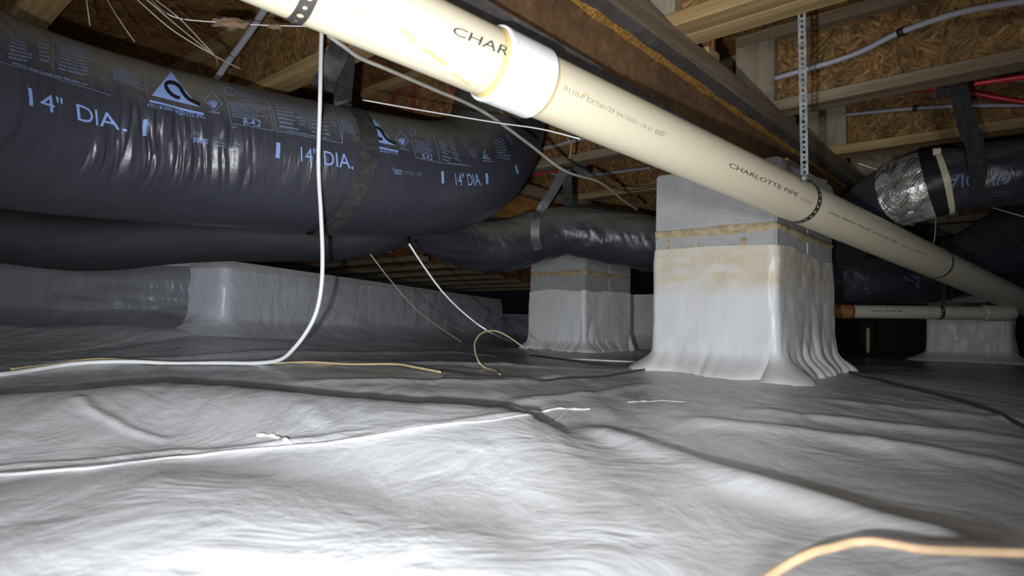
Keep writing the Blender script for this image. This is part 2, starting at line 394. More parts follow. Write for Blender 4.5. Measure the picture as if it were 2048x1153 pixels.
CREST = floorline([(-300, 790), (0, 785), (180, 780), (330, 772), (480, 779), (620, 787), (830, 801), (1000, 808), (1130, 826)], -.14)
RIDGE_PX = [
    ([(-200, 970), (0, 952), (200, 936), (420, 914), (560, 893), (700, 884), (900, 850), (1050, 833), (1150, 822)], .004, .016, .1),
    ([(-100, 945), (0, 938), (180, 925), (350, 905), (560, 890), (690, 872), (900, 842)], .004, .012, .2),
    ([(1120, 850), (1300, 900), (1500, 975), (1750, 1060), (2050, 1130)], .013, .04, .15),
    ([(1320, 838), (1600, 868), (1850, 905), (2100, 950)], .010, .035, .15),
    ([(1450, 818), (1700, 845), (1900, 868), (2100, 885)], .008, .03, .15),
    ([(1250, 930), (1600, 1000), (1850, 1100), (2000, 1180)], .006, .05, .2),
    ([(1560, 790), (1750, 815), (1950, 835), (2100, 845)], .006, .03, .2),
    ([(150, 790), (180, 820), (260, 862), (350, 886)], .004, .012, .15),
    ([(0, 725), (250, 727), (420, 716), (620, 708), (900, 706), (1060, 720)], .010, .05, .15),
    ([(0, 745), (200, 735), (480, 738), (700, 728), (1000, 730), (1250, 738)], .008, .035, .15),
    ([(500, 770), (800, 762), (1000, 765), (1250, 745)], .006, .03, .2),
    ([(600, 800), (640, 840), (700, 880)], .003, .02, .2),
    ([(900, 815), (1040, 806), (1200, 790), (1320, 765)], .006, .03, .2),
]
RIDGES = []
PIER_BASES = [(-.851, 2.18, .2, .2875), (-2.24, 3.145, .2, .245), (-.49, 4.9, .2, .2)]
def smooth(a, b, x): t = np.clip((x-a)/(b-a), 0, 1); return t*t*(3-2*t)
def floor_h(X, Y):
    X = np.asarray(X, float); Y = np.asarray(Y, float); fw = X*R[0, 2]+Y*R[1, 2]; lat = X*R[0, 0]+Y*R[1, 0]; r = np.hypot(fw, .45*lat)
    h = -.215+.088*smooth(.35, 2.2, r)
    # a crest of bunched sheet running across the left half, steep towards the lamp, with a hollow behind it
    cf = CREST @ R[:2, [0, 2]]; caz = np.arctan2(cf[:, 0], cf[:, 1]); crad = np.hypot(cf[:, 0], cf[:, 1])
    az = np.arctan2(lat, fw); back = np.hypot(fw, lat)-np.interp(az, caz, crad); fade = smooth(-1.0, -.8, az)*(1-smooth(-.02, .16, az))
    h = h + fade*(.032*np.exp(-(back/np.where(back > 0, .05, .2))**2) - .02*np.exp(-((back-.16)/.1)**2) - .016*np.exp(-((back+.38)/.16)**2))
    for poly, amp, w, fe in RIDGES:
        d, t, sd = seg_dist(X, Y, poly)
        h = h + amp*np.exp(-(d/w)**2)*smooth(0, fe, t)*(1-smooth(1-fe, 1, t))
    # soil banked against the low walls
    d, t, sd = seg_dist(X, Y, np.array(LEFTW+[wa, wb])); h = h + .095*np.exp(-(d/.42)**2)*(1-smooth(.55, .95, t)*.6)
    # low-frequency sag and small tight folds
    k = smooth(.5, 1.4, np.hypot(X, Y))
    h = h + .006*vnoise(X*2.1+3, Y*2.1, 1)*(.4+.6*k) + .003*vnoise(X*6, Y*5, 2)
    a = X*.75-Y*.66; b = X*.66+Y*.75
    h = h + .0022*vnoise(a*4, b*17, 3)*(.5+.5*k) + .0012*vnoise(a*9, b*38, 4)*(.3+.7*k)
    # sheet rises a little at pier feet
    for (cx, cy, ax, ay) in PIER_BASES:
        q = np.hypot(np.maximum(np.abs(X-cx)-ax, 0), np.maximum(np.abs(Y-cy)-ay, 0)); h = h + .012*np.exp(-(q/.12)**2)
    return h
def PF(px, py, lift=0.0):
    """point of the ground sheet under a pixel"""
    r = ray(px, py); d = np.geomspace(.25, 14, 900); q = CAM+r*d[:, None]
    g = q[:, 2]-ZC-floor_h(q[:, 0], q[:, 1]); i = np.argmax(g < 0)
    if g[i] >= 0: i = len(d)-1
    p = q[i]; return np.array((p[0], p[1], ZC+floor_h(p[0], p[1])+lift))
RIDGES = [(np.array([PF(x, y)[:2] for x, y in px]), a_, w_, f_) for px, a_, w_, f_ in RIDGE_PX]
az0 = math.atan2(R[1, 2], R[0, 2])                      # heading of the camera in the plan
azs = np.r_[az0+np.linspace(-.86, .86, 740), np.linspace(az0+.86, az0+2*PI-.86, 60)[1:-1]]
rs = np.r_[np.r_[np.geomspace(.12, .45, 40)[:-1], np.geomspace(.45, 3.2, 400)], np.geomspace(3.2, 13, 45)[1:]]
A, Rr = np.meshgrid(azs, rs, indexing='ij'); FX, FY = Rr*np.cos(A), Rr*np.sin(A); FZ = floor_h(FX, FY)+ZC
na, nr = A.shape
fv = np.vstack([np.stack([FX, FY, FZ], -1).reshape(-1, 3), [[0, 0, ZC-.215]]])
ff = [(i*nr+j, ((i+1) % na)*nr+j, ((i+1) % na)*nr+j+1, i*nr+j+1) for i in range(na) for j in range(nr-1)]
ff += [(((i+1) % na)*nr, i*nr, na*nr) for i in range(na)]
fl = build('floor', fv, ff, MT['floor'], None, smooth=True, base=(0, 0, 0)); tag(fl, kind='structure'); fix_normals(fl)
if fl.data.polygons[0].normal.z < 0: fl.data.flip_normals()
# the taped overlap of two sheets: a raised puckered strip
def floor_strip(name, px, wid, mat_, parent, lift=.003, n=120):
    c = catmull([PF(x, y) for x, y in px], n); T = np.gradient(c, axis=0); T /= np.linalg.norm(T, axis=1)[:, None]
    Nn = np.stack([-T[:, 1], T[:, 0], 0*T[:, 0]], 1); s = np.linspace(0, 1, n)
    v = []; f = []
    for k, a in enumerate((-1, -.35, .35, 1)):
        q = c+Nn*(wid*(1+.4*vnoise(s*14, s*0+k, 9))[:, None])*a
        q[:, 2] = ZC+floor_h(q[:, 0], q[:, 1])+(lift*(1+.6*vnoise(s*11, s*0, 5+k)) if abs(a) < 1 else -.001); v.append(q)
    v = np.concatenate(v)
    for k in range(3):
        for i in range(n-1): f.append((k*n+i, k*n+i+1, (k+1)*n+i+1, (k+1)*n+i))
    o = build(name, v, f, mat_, parent, smooth=True); return fix_normals(o)
floor_strip('sheet_seam', [(-60, 958), (0, 952), (200, 936), (420, 912), (560, 895), (700, 882), (900, 852), (1050, 832), (1135, 822)], .004, MT['floor'], fl, .002)
floor_strip('sheet_fold', [(515, 872), (550, 876), (572, 886), (585, 893)], .004, MT['wrap'], fl, .003, 30)
floor_strip('sheet_fold', [(1030, 818), (1080, 826), (1120, 819), (1180, 820)], .004, MT['floor'], fl, .003, 40)
floor_strip('sheet_fold', [(1255, 806), (1290, 804), (1320, 803), (1370, 805)], .003, MT['floor'], fl, .002, 30)

# ------------------------------------------------------------------ girders
ZB, ZT, ZJ = .56+ZC, .716+ZC, .778+ZC                  # underside of girder, underside of its top flange, underside of joists
def girder(X, y0, y1, label, web_mat, fl_mat):
    g = empty('steel_girder', (X, (y0+y1)/2, ZB), label, 'beam')
    def ch(name, lo, hi, m):
        b = MB(); b.box(lo, hi); return b.build(name, m, g)
    ch('bottom_flange', (X-.05, y0, ZB), (X+.05, y1, ZB+.007), MT['steel_dark'])
    ch('web', (X-.003, y0, ZB+.007), (X+.003, y1, ZT), web_mat)
    ch('top_flange', (X-.05, y0, ZT), (X+.05, y1, ZT+.008), fl_mat)
    # scaly rust along the fillet under the top flange
    n = 260; y = np.linspace(y0, y1, n); v = []; f = []
    w = .010+.004*vnoise(y*14, y*0, 3)
    for k in range(n): v += [(X+.003, y[k], ZT-w[k]), (X+.003+w[k]*.55, y[k], ZT-w[k]*.45), (X+.003+w[k]*1.1, y[k], ZT)]
    for k in range(n-1): f += [(3*k, 3*k+1, 3*k+4, 3*k+3), (3*k+1, 3*k+2, 3*k+5, 3*k+4)]
    fix_normals(build('rust_fillet', v, f, MT['gold'], g))
    ch('nailer_plate', (X-.052, y0, ZT+.008+.0), (X+.056, y1, ZJ), MT['pine_y'])
    return g
girder(-.80, -1.2, 8, 'rusty brown steel girder on top of the big wrapped pier, above the cream drain pipe', MT['steel'], MT['steel_dark'])
girder(-2.24, .1, 8, 'orange rusted steel girder over the middle wrapped pier, behind the large black duct', MT['steel_orange'], MT['steel'])

# ------------------------------------------------------------------ joists and subfloor
JD = .30
def joist(yc, x0, x1, label, group=None, fw=.075, double=False, stiff=None, web='osb', flange='pine', z=ZJ, depth=JD, name='floor_joist'):
    g = empty(name, ((x0+x1)/2, yc, z), label, 'joist', group)
    cs = [yc-fw/2-.001, yc+fw/2+.001] if double else [yc]
    for c in cs:
        b = MB(); b.box((x0, c-fw/2, z), (x1, c+fw/2, z+.038), .002); b.build('bottom_flange', MT[flange], g)
        b = MB(); b.box((x0, c-.006, z+.038), (x1, c+.006, z+depth-.038)); b.build('web', MT[web], g)
        b = MB(); b.box((x0, c-fw/2, z+depth-.038), (x1, c+fw/2, z+depth)); b.build('top_flange', MT[flange], g)
    if stiff:
        b = MB(); b.box((stiff[0], cs[0]-fw/2+.004, z+.039), (stiff[1], cs[0]-.006, z+depth-.039)); b.build('web_stiffener', MT['ply'], g)
    return g
LY = [.36, 1.02, 1.69, 2.37, 3.08, 3.76, 4.44, 5.12, 5.8, 6.5, 7.2]
ordn = ['first', 'second', 'third', 'fourth', 'fifth', 'sixth', 'seventh', 'eighth', 'ninth', 'tenth', 'eleventh']
for i, y in enumerate(LY):
    lab = {0: 'wood I-joist at the top left corner above the near end of the large duct',
           1: 'wood I-joist above the large black duct with a black strap tied to it',
           2: 'wood I-joist with red stained chipboard web just left of the pipe coupling',
           3: 'weathered grey wood I-joist with a red pipe along it, left of the rusty girder',
           4: 'wood I-joist touching the top of the smaller black duct left of the big pier'}.get(i, 'wood I-joist in the dark left of the big pier, %s from the camera' % ordn[i])
    joist(y, -4.6, -.756, lab, None, web='osb_stain' if i == 2 else 'osb', flange='pine_grey' if i == 3 else 'pine')
RY = [(.82, 0), (1.49, 1), (2.235, 0), (2.92, 0), (3.6, 0), (4.3, 0), (5.0, 0), (5.7, 0), (6.4, 0)]
for i, (y, db) in enumerate(RY):
    lab = {0: 'wood I-joist overhead right of the rusty girder, nearest the camera',
           1: 'doubled wood I-joist at top right with the metal hanger strap fixed to it',
           2: 'weathered wood I-joist crossing the top right with a black strap hanging from it',
           3: 'wood I-joist directly above the foil wrapped duct at right',
           4: 'wood I-joist in shadow just behind the foil wrapped duct'}.get(i, 'wood I-joist in the dark right of the rusty girder, %s from the camera' % ordn[i])
    joist(y, -.9, 1.6, lab, None, double=bool(db), fw=.066 if db else .085,
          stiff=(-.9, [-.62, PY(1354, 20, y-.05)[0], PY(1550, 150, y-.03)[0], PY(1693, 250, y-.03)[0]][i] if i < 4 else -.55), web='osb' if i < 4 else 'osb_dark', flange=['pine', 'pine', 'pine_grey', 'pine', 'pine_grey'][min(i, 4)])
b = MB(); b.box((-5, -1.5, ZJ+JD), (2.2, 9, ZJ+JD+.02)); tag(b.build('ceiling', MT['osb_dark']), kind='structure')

# ------------------------------------------------------------------ lower framing beyond the low wall
wdir = nrm(np.r_[wb-wa, 0]); wn = np.array((-wdir[1], wdir[0], 0)); wn = wn if wn[0] < 0 else -wn      # outward, away from camera
LZ = .44+ZC
for i, y in enumerate(np.arange(1.0, 6.4, .45)):
    t = (y-wa[1])/(wb[1]-wa[1]); xw = wa[0]+(wb[0]-wa[0])*t
    if i < 11:
        lab = 'low wood joist beyond the long wrapped wall under the ducts, %s from the left' % ordn[i]
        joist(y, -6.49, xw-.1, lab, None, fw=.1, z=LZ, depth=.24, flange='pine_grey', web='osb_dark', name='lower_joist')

# ------------------------------------------------------------------ low walls wrapped in plastic (left)
def wrapped_wall(name, pts, top, bot, thick, label, capw=.035, amp=.012, seed=1, mcol='wrap_grey'):
    """pts: foot line in plan; builds block courses and a plastic skirt in front"""
    g = empty(name, (*np.mean(pts, 0), ZC+bot), None); tag(g, label, None, None, 'structure')
    pts = [np.asarray(p, float) for p in pts]; e = pts[-1]-pts[-2]; side = np.sign(np.dot((-e[1], e[0]), pts[-1]))
    for a, c in zip(pts[:-1], pts[1:]):
        e = c-a; L = np.linalg.norm(e); e3 = np.r_[e/L, 0]; nn = np.array((-e3[1], e3[0], 0))*side
        k = max(1, round(L/.4)); hgt = .2
        for q in range(k):
            for z in range(int(math.ceil((top-bot)/hgt))):
                z1 = ZC+top-z*hgt; z0 = max(z1-hgt+.008, ZC+bot-.03)
                b = MB(); s0 = np.r_[a, 0]+e3*(L*q/k+.004)+nn*thick/2; s1 = np.r_[a, 0]+e3*(L*(q+1)/k-.004)+nn*thick/2
                s0[2] = s1[2] = (z0+z1)/2; b.obox(s0, s1, nn, thick, z1-z0); b.build('concrete_block', MT['block'], g)
    # skirt
    pl = np.array(pts); L0 = np.r_[0, np.cumsum(np.linalg.norm(np.diff(pl, axis=0), axis=1))]; tt = np.linspace(0, L0[-1], 160)
    c = np.stack([np.interp(tt, L0, pl[:, 0]), np.interp(tt, L0, pl[:, 1]), 0*tt], 1)
    T = np.gradient(c, axis=0); T = (T+np.roll(T, 1, 0)*.5+np.roll(T, -1, 0)*.5) if len(pts) > 2 else T; T[0] = T[1]; T[-1] = T[-2]
    T /= np.linalg.norm(T, axis=1)[:, None]; N = np.stack([-T[:, 1], T[:, 0], 0*T[:, 0]], 1)
    N = -N*np.sign(N[-8]@c[-8])                                              # towards the camera
    s = np.r_[0, np.cumsum(np.linalg.norm(np.diff(c, axis=0), axis=1))]
    rows = 34; v = []; f = []
    for j in range(rows):
        t = j/(rows-1)
        off = .008+amp*(.5+.5*vnoise(s*5+t*2.5, s*0+t*2, seed))*min(1, t*4)+amp*.8*np.abs(vnoise(s*3-t*4, t*3+s, seed+3))*t+.16*max(0, t-.72)**2*9
        q = c+N*off[:, None]
        zt = ZC+top-capw+.006*vnoise(s*8, s*0, seed+1); zf = ZC+floor_h(q[:, 0], q[:, 1])-.006
        q[:, 2] = zt*(1-t)+zf*t; v.append(q)
    for j in range(rows-1):
        for i in range(159): f.append((j*160+i, j*160+i+1, (j+1)*160+i+1, (j+1)*160+i))
    fix_normals(build('plastic_skirt', np.concatenate(v), f, MT[mcol], g, smooth=True))
    return g
wrapped_wall('wall_left', [wa+wn[:2]*.35, wa, wb], .242, -.1, .19, 'long low block wall wrapped in grey plastic, receding towards the middle pier', .03, .018, 4, 'wrap_lit')
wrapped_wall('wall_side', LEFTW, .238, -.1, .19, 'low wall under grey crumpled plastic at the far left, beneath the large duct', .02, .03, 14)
# wall section far behind, right of the middle pier
wrapped_wall('wall_back', [P(1180, 650, 5.0)[:2], P(1360, 660, 4.75)[:2]], .29, -.14, .19, 'wrapped wall section seen between the middle pier and the big pier', .0, .008, 21, 'wrap')
wrapped_wall('wall_front', [P(960, 660, 5.6)[:2], P(1120, 660, 5.2)[:2]], .12, -.14, .19, 'dark low wrapped wall end left of the middle pier', .0, .02, 25)
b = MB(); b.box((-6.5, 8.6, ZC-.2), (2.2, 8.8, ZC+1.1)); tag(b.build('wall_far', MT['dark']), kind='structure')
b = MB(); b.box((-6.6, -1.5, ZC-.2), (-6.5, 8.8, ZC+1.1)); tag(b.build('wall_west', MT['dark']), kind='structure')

# ------------------------------------------------------------------ piers
def pier(x0, x1, y0, y1, ztop, wtop, label, wmat, seed, base=-.125, flare=.075, crumple=0.0, cap=0.0):
    g = empty('block_pier', ((x0+x1)/2, (y0+y1)/2, ZC+base), label, 'pier')
    z = ztop; k = 0; ym = (y0+y1)/2
    while z > base-.05:
        zl = max(z-.197, base-.06)
        for (a, c) in ((y0, ym-.003), (ym+.003, y1)):
            n = 3; bm = bmesh.new(); bmesh.ops.create_cube(bm, size=1)
            for q in bm.verts: q.co = Vector((x0+(q.co.x+.5)*(x1-x0), a+(q.co.y+.5)*(c-a), ZC+zl+(q.co.z+.5)*(z-zl)))
            bmesh.ops.bevel(bm, geom=bm.edges[:], offset=.006, segments=2, affect='EDGES')
            bm.verts.index_update()
            build('concrete_block', [q.co[:] for q in bm.verts], [[q.index for q in f.verts] for f in bm.faces], MT['block'], g); bm.free()
        z = zl-.01; k += 1
        if z > wtop:                                   # squeezed-out mortar round the joint
            nn = 120; per = rect_path(x0, x1, y0, y1, nn); zz = ZC+z+.005; v = []; f = []
            bul = .004+.007*np.abs(vnoise(np.arange(nn)*.21, np.zeros(nn), seed+k)); hh = .010+.012*np.abs(vnoise(np.arange(nn)*.16, np.ones(nn)*3, seed+k))
            for j, (dz, o) in enumerate(((-1.4, -.004), (-.6, .6), (.35, 1), (1, -.004))):
                q = per[0]+per[1]*((bul*o if o > 0 else np.full(nn, o))[:, None]); q[:, 2] = zz+hh*dz; v.append(q)
            for j in range(3):
                for i in range(nn): f.append((j*nn+i, j*nn+(i+1) % nn, (j+1)*nn+(i+1) % nn, (j+1)*nn+i))
            fix_normals(build('mortar_joint', np.concatenate(v), f, MT['mortar'], g, smooth=True))
    # plastic wrap, flaring out over the ground sheet
    nn = 360; rows = 60; P0, N0 = rect_path(x0, x1, y0, y1, nn, .012); s = np.linspace(0, 1, nn, endpoint=False)*2*((x1-x0)+(y1-y0)); v = []; f = []
    cosx = N0[:, 0]                                     # +1 on the side facing +X
    for j in range(rows):
        t = j/(rows-1); ht = wtop+.008*vnoise(s*9, s*0, seed)+.012*vnoise(s*2.5, s*0, seed+5)
        low = smooth(.78, 1, t)
        w = .004+.0035*(1+vnoise(s*7, s*0+t*3, seed+1))+.002*vnoise(s*22, s*0+t*9, seed+2)
        fold = np.abs(vnoise(s*11+t*1.5, s*0+t*1.2, seed+3)); fold2 = np.abs(vnoise(s*26, s*0+t*1.0, seed+4))
        amt = .3+.7*np.clip(cosx, 0, 1)
        off = w+amt*(.010*fold*smooth(.3, .8, t)+.016*fold2*smooth(.6, .95, t)+crumple*.02*fold2)+flare*low*low*(.75+.6*vnoise(s*6, s*0, seed+6))
        q = P0+N0*off[:, None]
        zf = ZC+floor_h(q[:, 0], q[:, 1])-.003+.004*fold2
        q[:, 2] = (ZC+ht)*(1-t)+zf*t; v.append(q)
    for j in range(rows-1):
        for i in range(nn): f.append((j*nn+i, j*nn+(i+1) % nn, (j+1)*nn+(i+1) % nn, (j+1)*nn+i))
    fix_normals(build('plastic_wrap', np.concatenate(v), f, MT[wmat], g, smooth=True))
    return g
def rect_path(x0, x1, y0, y1, n, rc=.006):
    """points and outward normals round a rectangle with rounded corners"""
    pts = []; nor = []
    cs = [((x1-rc, y0+rc), -PI/2), ((x1-rc, y1-rc), 0), ((x0+rc, y1-rc), PI/2), ((x0+rc, y0+rc), PI)]
    for (c, a0) in cs:
        for a in np.linspace(a0, a0+PI/2, 5): pts.append((c[0]+rc*math.cos(a), c[1]+rc*math.sin(a))); nor.append((math.cos(a), math.sin(a)))
    pts.append(pts[0]); nor.append(nor[0]); pts = np.array(pts); nor = np.array(nor)
    L = np.r_[0, np.cumsum(np.linalg.norm(np.diff(pts, axis=0), axis=1))]; s = np.linspace(0, L[-1], n, endpoint=False)
    p = np.stack([np.interp(s, L, pts[:, 0]), np.interp(s, L, pts[:, 1]), 0*s], 1); q = np.stack([np.interp(s, L, nor[:, 0]), np.interp(s, L, nor[:, 1]), 0*s], 1)
    return p, q/np.linalg.norm(q, axis=1)[:, None]
pm = pier(-1.05, -.651, 1.895, 2.47, .53, .268, 'large block pier wrapped in white plastic, right of centre behind the drain pipe', 'wrap_cream', 31, flare=.08)
pier(-2.44, -2.04, 2.90, 3.39, .53, .22, 'middle block pier wrapped in white plastic under the smaller black duct', 'wrap', 41, flare=.05)
pier(-.69, -.29, 4.7, 5.1, .53, .20, 'dim far pier wrapped in plastic at the right edge behind the thin horizontal pipe', 'wrap', 51, base=-.15, flare=.09, crumple=.5)
# ragged mortar cap on the big pier's right face
outl = [(1512, 326), (1528, 318), (1540, 315), (1552, 313), (1563, 316), (1566, 322), (1574, 322), (1575, 331), (1583, 330), (1590, 337), (1604, 338), (1616, 346), (1640, 357), (1650, 360), (1655, 361), (1654, 368), (1662, 372), (1667, 385), (1667, 432), (1600, 400), (1540, 372)]
a = np.array([PX(x, y, -.648) for x, y in outl]); a[:, 1] = np.maximum(a[:, 1], 1.80); c = a.copy(); c[:, 0] -= .05; n = len(a)
fix_normals(build('ragged_cap', np.vstack([a, c]), [tuple(range(n)), tuple(range(2*n-1, n-1, -1))]+[(i, (i+1) % n, n+(i+1) % n, n+i) for i in range(n)], MT['block_white'], pm))
b = MB(); b.box((-.95, 2.02, ZC+.53), (-.66, 2.4, ZC+.56), .003); b.build('shim_plate', MT['pine_grey'], pm)
# plastic drips of adhesive below the joint
for (x, y0_, y1_, w) in ((1395, 487, 518, 5), (1487, 475, 512, 5), (1335, 480, 500, 4)):
    q0 = PY(x, y0_, 1.893); q1 = PY(x, y1_, 1.893); b = MB(); b.obox(q0, q1, (1, 0, 0), w/F*2*1.95, .008); b.build('mortar_drip', MT['mortar'], pm)

# ------------------------------------------------------------------ text and flat print
_tc = {}
def text2d(body, cuts=(0, 0)):
    key = (body, cuts)
    if key in _tc: return _tc[key]
    cu = bpy.data.curves.new('t', 'FONT'); cu.body = body; cu.resolution_u = 3
    o = bpy.data.objects.new('t', cu); COL.objects.link(o); dg = bpy.context.evaluated_depsgraph_get(); dg.update()
    me = o.evaluated_get(dg).to_mesh(); bm = bmesh.new(); bm.from_mesh(me)
    o.evaluated_get(dg).to_mesh_clear(); bpy.data.objects.remove(o); bpy.data.curves.remove(cu)
    co = np.array([q.co[:2] for q in bm.verts]); lo, hi = co.min(0), co.max(0)
    for q in bm.verts: q.co = Vector(((q.co.x-lo[0])/(hi[0]-lo[0]), (q.co.y-lo[1])/(hi[1]-lo[1]), 0))
    for k, ax in ((cuts[0], 0), (cuts[1], 1)):
        for i in range(1, k):
            pl = [0, 0, 0]; pl[ax] = i/k; no = [0, 0, 0]; no[ax] = 1
            bmesh.ops.bisect_plane(bm, geom=bm.verts[:]+bm.edges[:]+bm.faces[:], plane_co=pl, plane_no=no)
    bm.verts.index_update()
    v = np.array([q.co[:2] for q in bm.verts]); f = [tuple(q.index for q in fc.verts) for fc in bm.faces]; bm.free()
    _tc[key] = (v, f); return v, f
class Print:
    """flat print on the skin of a sweep; every item is placed by the four corners it has on the skin"""
    def __init__(s, sw, off=.0018): s.sw = sw; s.off = off; s.m = {}
    def put(s, key, lt, f, solo=None):
        mb = s.m.setdefault((key, solo), MB()); mb.add(s.sw.surf(lt[:, 0], lt[:, 1], s.off*(1.8 if key == 'jacket_ink' else 1)), f)
    def quad(s, q): return s.sw.locate(q)               # BL BR TL TR
    def bil(s, q, v):
        a, b = v[:, :1], v[:, 1:2]; return (q[0]*(1-a)+q[1]*a)*(1-b)+(q[2]*(1-a)+q[3]*a)*b
    def text(s, key, body, q, cuts=(0, 0)):
        v, f = text2d(body, cuts); s.k = getattr(s, 'k', 0)+1
        s.put(key, s.bil(s.quad(q), v), f, ('lettering', s.k) if cuts[0] > 2 else None)
    def rect(s, key, q, nx=6, ny=6):
        v = np.array([(i/nx, j/ny) for j in range(ny+1) for i in range(nx+1)]); f = [(j*(nx+1)+i, j*(nx+1)+i+1, (j+1)*(nx+1)+i+1, (j+1)*(nx+1)+i) for j in range(ny) for i in range(nx)]
        s.k = getattr(s, 'k', 0)+1; s.put(key, s.bil(s.quad(q), v), f, ('printed_bar', s.k))
    def stroke(s, key, px, w, closed=False, n=40):
        p = np.array(px, float)
        if closed: p = np.vstack([p, p[:1]])
        L = np.r_[0, np.cumsum(np.linalg.norm(np.diff(p, axis=0), axis=1))]; t = np.linspace(0, L[-1], n); c = np.stack([np.interp(t, L, p[:, k]) for k in (0, 1)], 1)
        T = np.gradient(c, axis=0); T /= np.linalg.norm(T, axis=1)[:, None]+1e-9; N = np.stack([-T[:, 1], T[:, 0]], 1)
        lt = s.sw.locate(np.vstack([c+N*w/2, c-N*w/2])); s.put(key, lt, [(i, i+1, n+i+1, n+i) for i in range(n-1)])
    def poly(s, key, px, n=8):
        """filled triangle or quad given in pixels, subdivided"""
        p = np.array(px, float)
        if len(p) == 3:
            v = []; idx = {}; f = []
            for i in range(n+1):
                for j in range(n+1-i): idx[i, j] = len(v); v.append(p[0]+(p[1]-p[0])*i/n+(p[2]-p[0])*j/n)
            for i in range(n):
                for j in range(n-i):
                    f.append((idx[i, j], idx[i+1, j], idx[i, j+1]))
                    if i+j < n-1: f.append((idx[i+1, j], idx[i+1, j+1], idx[i, j+1]))
            s.put(key, s.sw.locate(v), f)
    def rows(s, key, q, n, fill=.9, hgt=.5, words=5, seed=0):
        r = random.Random(seed); v = []; f = []
        for k in range(n):
            y = 1-(k+.75)/n; x = r.uniform(0, .05); end = fill*r.uniform(.6, 1)
            while x < end:
                w = r.uniform(.4, 1.4)*.14
                lw = .022; xx = x
                while xx < min(x+w, end):
                    a = len(v); hh = hgt/n*r.uniform(.55, 1)
                    v += [(xx, y), (xx+lw*.72, y), (xx+lw*.72, y+hh), (xx, y+hh)]; f.append((a, a+1, a+2, a+3)); xx += lw
                x += w+.03
        s.put(key, s.bil(s.quad(q), np.array(v)), f)
    def finish(s, parent, name='printed_lettering', label=None):
        for (key, solo), mb in s.m.items():
            o = build(solo[0] if solo else name if key != 'jacket_ink' else 'emblem_ribbon', mb.v, mb.f, MT[key], parent); o['kind'] = 'stuff'
            if solo and solo[0] == 'printed_bar': del o['kind']
def emblem(pr, A, key='blue', dark=True):
    """triangle emblem with the looped ribbon and the bar below; A maps the first emblem's pixels to another place"""
    T = lambda pts: [tuple(A @ np.array((x, y, 1))) for x, y in pts]
    pr.poly(key, T([(304, 190.5), (341.6, 144), (399, 213)]), 12)
    pr.poly(key, T([(299, 199.5), (407, 226), (407, 230)]), 5); pr.poly(key, T([(299, 199.5), (407, 230), (299, 204)]), 5)
    z = lambda pts: [(300+x/7.205, 100+y/7.205) for x, y in pts]
    rib = z([(430, 690), (380, 682), (320, 650), (268, 602), (232, 545), (224, 505), (240, 478), (285, 470), (340, 478), (395, 505), (440, 550), (475, 610), (515, 665), (570, 715), (640, 752), (720, 790)])
    sc = math.sqrt(abs(np.linalg.det(A[:, :2])))
    pr.stroke('jacket_ink', T(rib), 7.2*sc, n=60)
def affine(dst, src=((341.6, 144), (304, 190.5), (399, 213))):
    Mx = np.array([(x, y, 1) for x, y in src]); D = np.array(dst, float); return np.linalg.solve(Mx, D).T

# ------------------------------------------------------------------ the large 14 inch duct
def big_disp(l, th):
    w = .0015*np.abs(vnoise(l*13+th*1.2, th*1.0, 61))-.001
    fr = smooth(1.12, 1.45, th)*(1-smooth(1.8, 2.35, th)); msk = smooth(-.45, .35, vnoise(l*4.5+th, th*1.3, 66))
    left = np.exp(-((l-.6)/.45)**2)*fr*msk; right = smooth(1.95, 2.6, l)*(.4+.6*msk)
    creas = np.abs(vnoise(l*34+th*.8, th*.9, 62)); creas2 = np.abs(vnoise(l*60-th*1.5, th*1.6, 63))
    return w + (left*1.5+right*1.3)*(.010*creas+.0045*creas2-.006) + .006*vnoise(l*3, th*2, 64)
bd = [(-260, 150, 1.12, .205), (-60, 210, 1.34, .208), (100, 252, 1.52, .21), (300, 288, 1.72, .21), (520, 322, 1.9, .205), (700, 345, 2.05, .202), (850, 357, 2.22, .2), (935, 335, 2.36, .195), (985, 275, 2.5, .19), (1000, 190, 2.56, .185), (1000, 90, 2.58, .18), (1000, -10, 2.6, .18)]
BIG = Sweep([(*P(x, y, d), r) for x, y, d, r in bd], 800, 210, disp=big_disp)
g = empty('flexible_duct', P(450, 480, 1.8), 'large glossy black flexible duct with blue lettering across the upper left', 'duct')
g = BIG.build('jacket', MT['duct'], g)
pr = Print(BIG, .0032)
pr.text('blue', '14" DIA.', [(60, 211), (253, 264), (57, 173), (248, 232)], (30, 6))
pr.text('blue', '14" DIA.', [(602, 323), (707, 339), (601, 293), (704, 309)], (16, 5))
pr.text('blue', '14" DIA.', [(911, 371), (963, 370), (909, 346), (960, 346)], (14, 5))
for q in ([(286, 272), (295, 272), (289, 238), (297, 238)], [(551, 316), (559, 317), (552.5, 285), (560.5, 286)], [(882, 367), (887, 367), (882, 343), (887, 343)], [(971, 368), (975.5, 368), (971, 347), (975.5, 347)], [(1032, 348), (1035.5, 347), (1029, 331), (1032.5, 330)]):
    pr.rect('blue', q, 1, 5)
emblem(pr, affine(((341.6, 144), (304, 190.5), (399, 213))))
emblem(pr, affine(((746.8, 240), (729, 280), (789.7, 292))))
emblem(pr, affine(((968, 299), (966, 317), (983, 319))), 'blue_dim')
pr.text('blue', 'ATCO RUBBER PRODUCTS, INC.', [(294, 214), (411, 239), (293.5, 206), (411, 230.5)], (90, 3))
pr.text('blue', 'ATCO RUBBER PRODUCTS, INC.', [(722, 300), (797, 311), (722, 295), (797, 305)], (60, 3))
pr.text('blue', 'R-4.2', [(488, 250.5), (521, 255), (486.6, 237), (521, 242)], (4, 2))
pr.text('blue', 'R-4.2', [(845, 318), (864, 321), (844.5, 308), (864, 311)], (3, 2))
D1 = 'blue_dim'
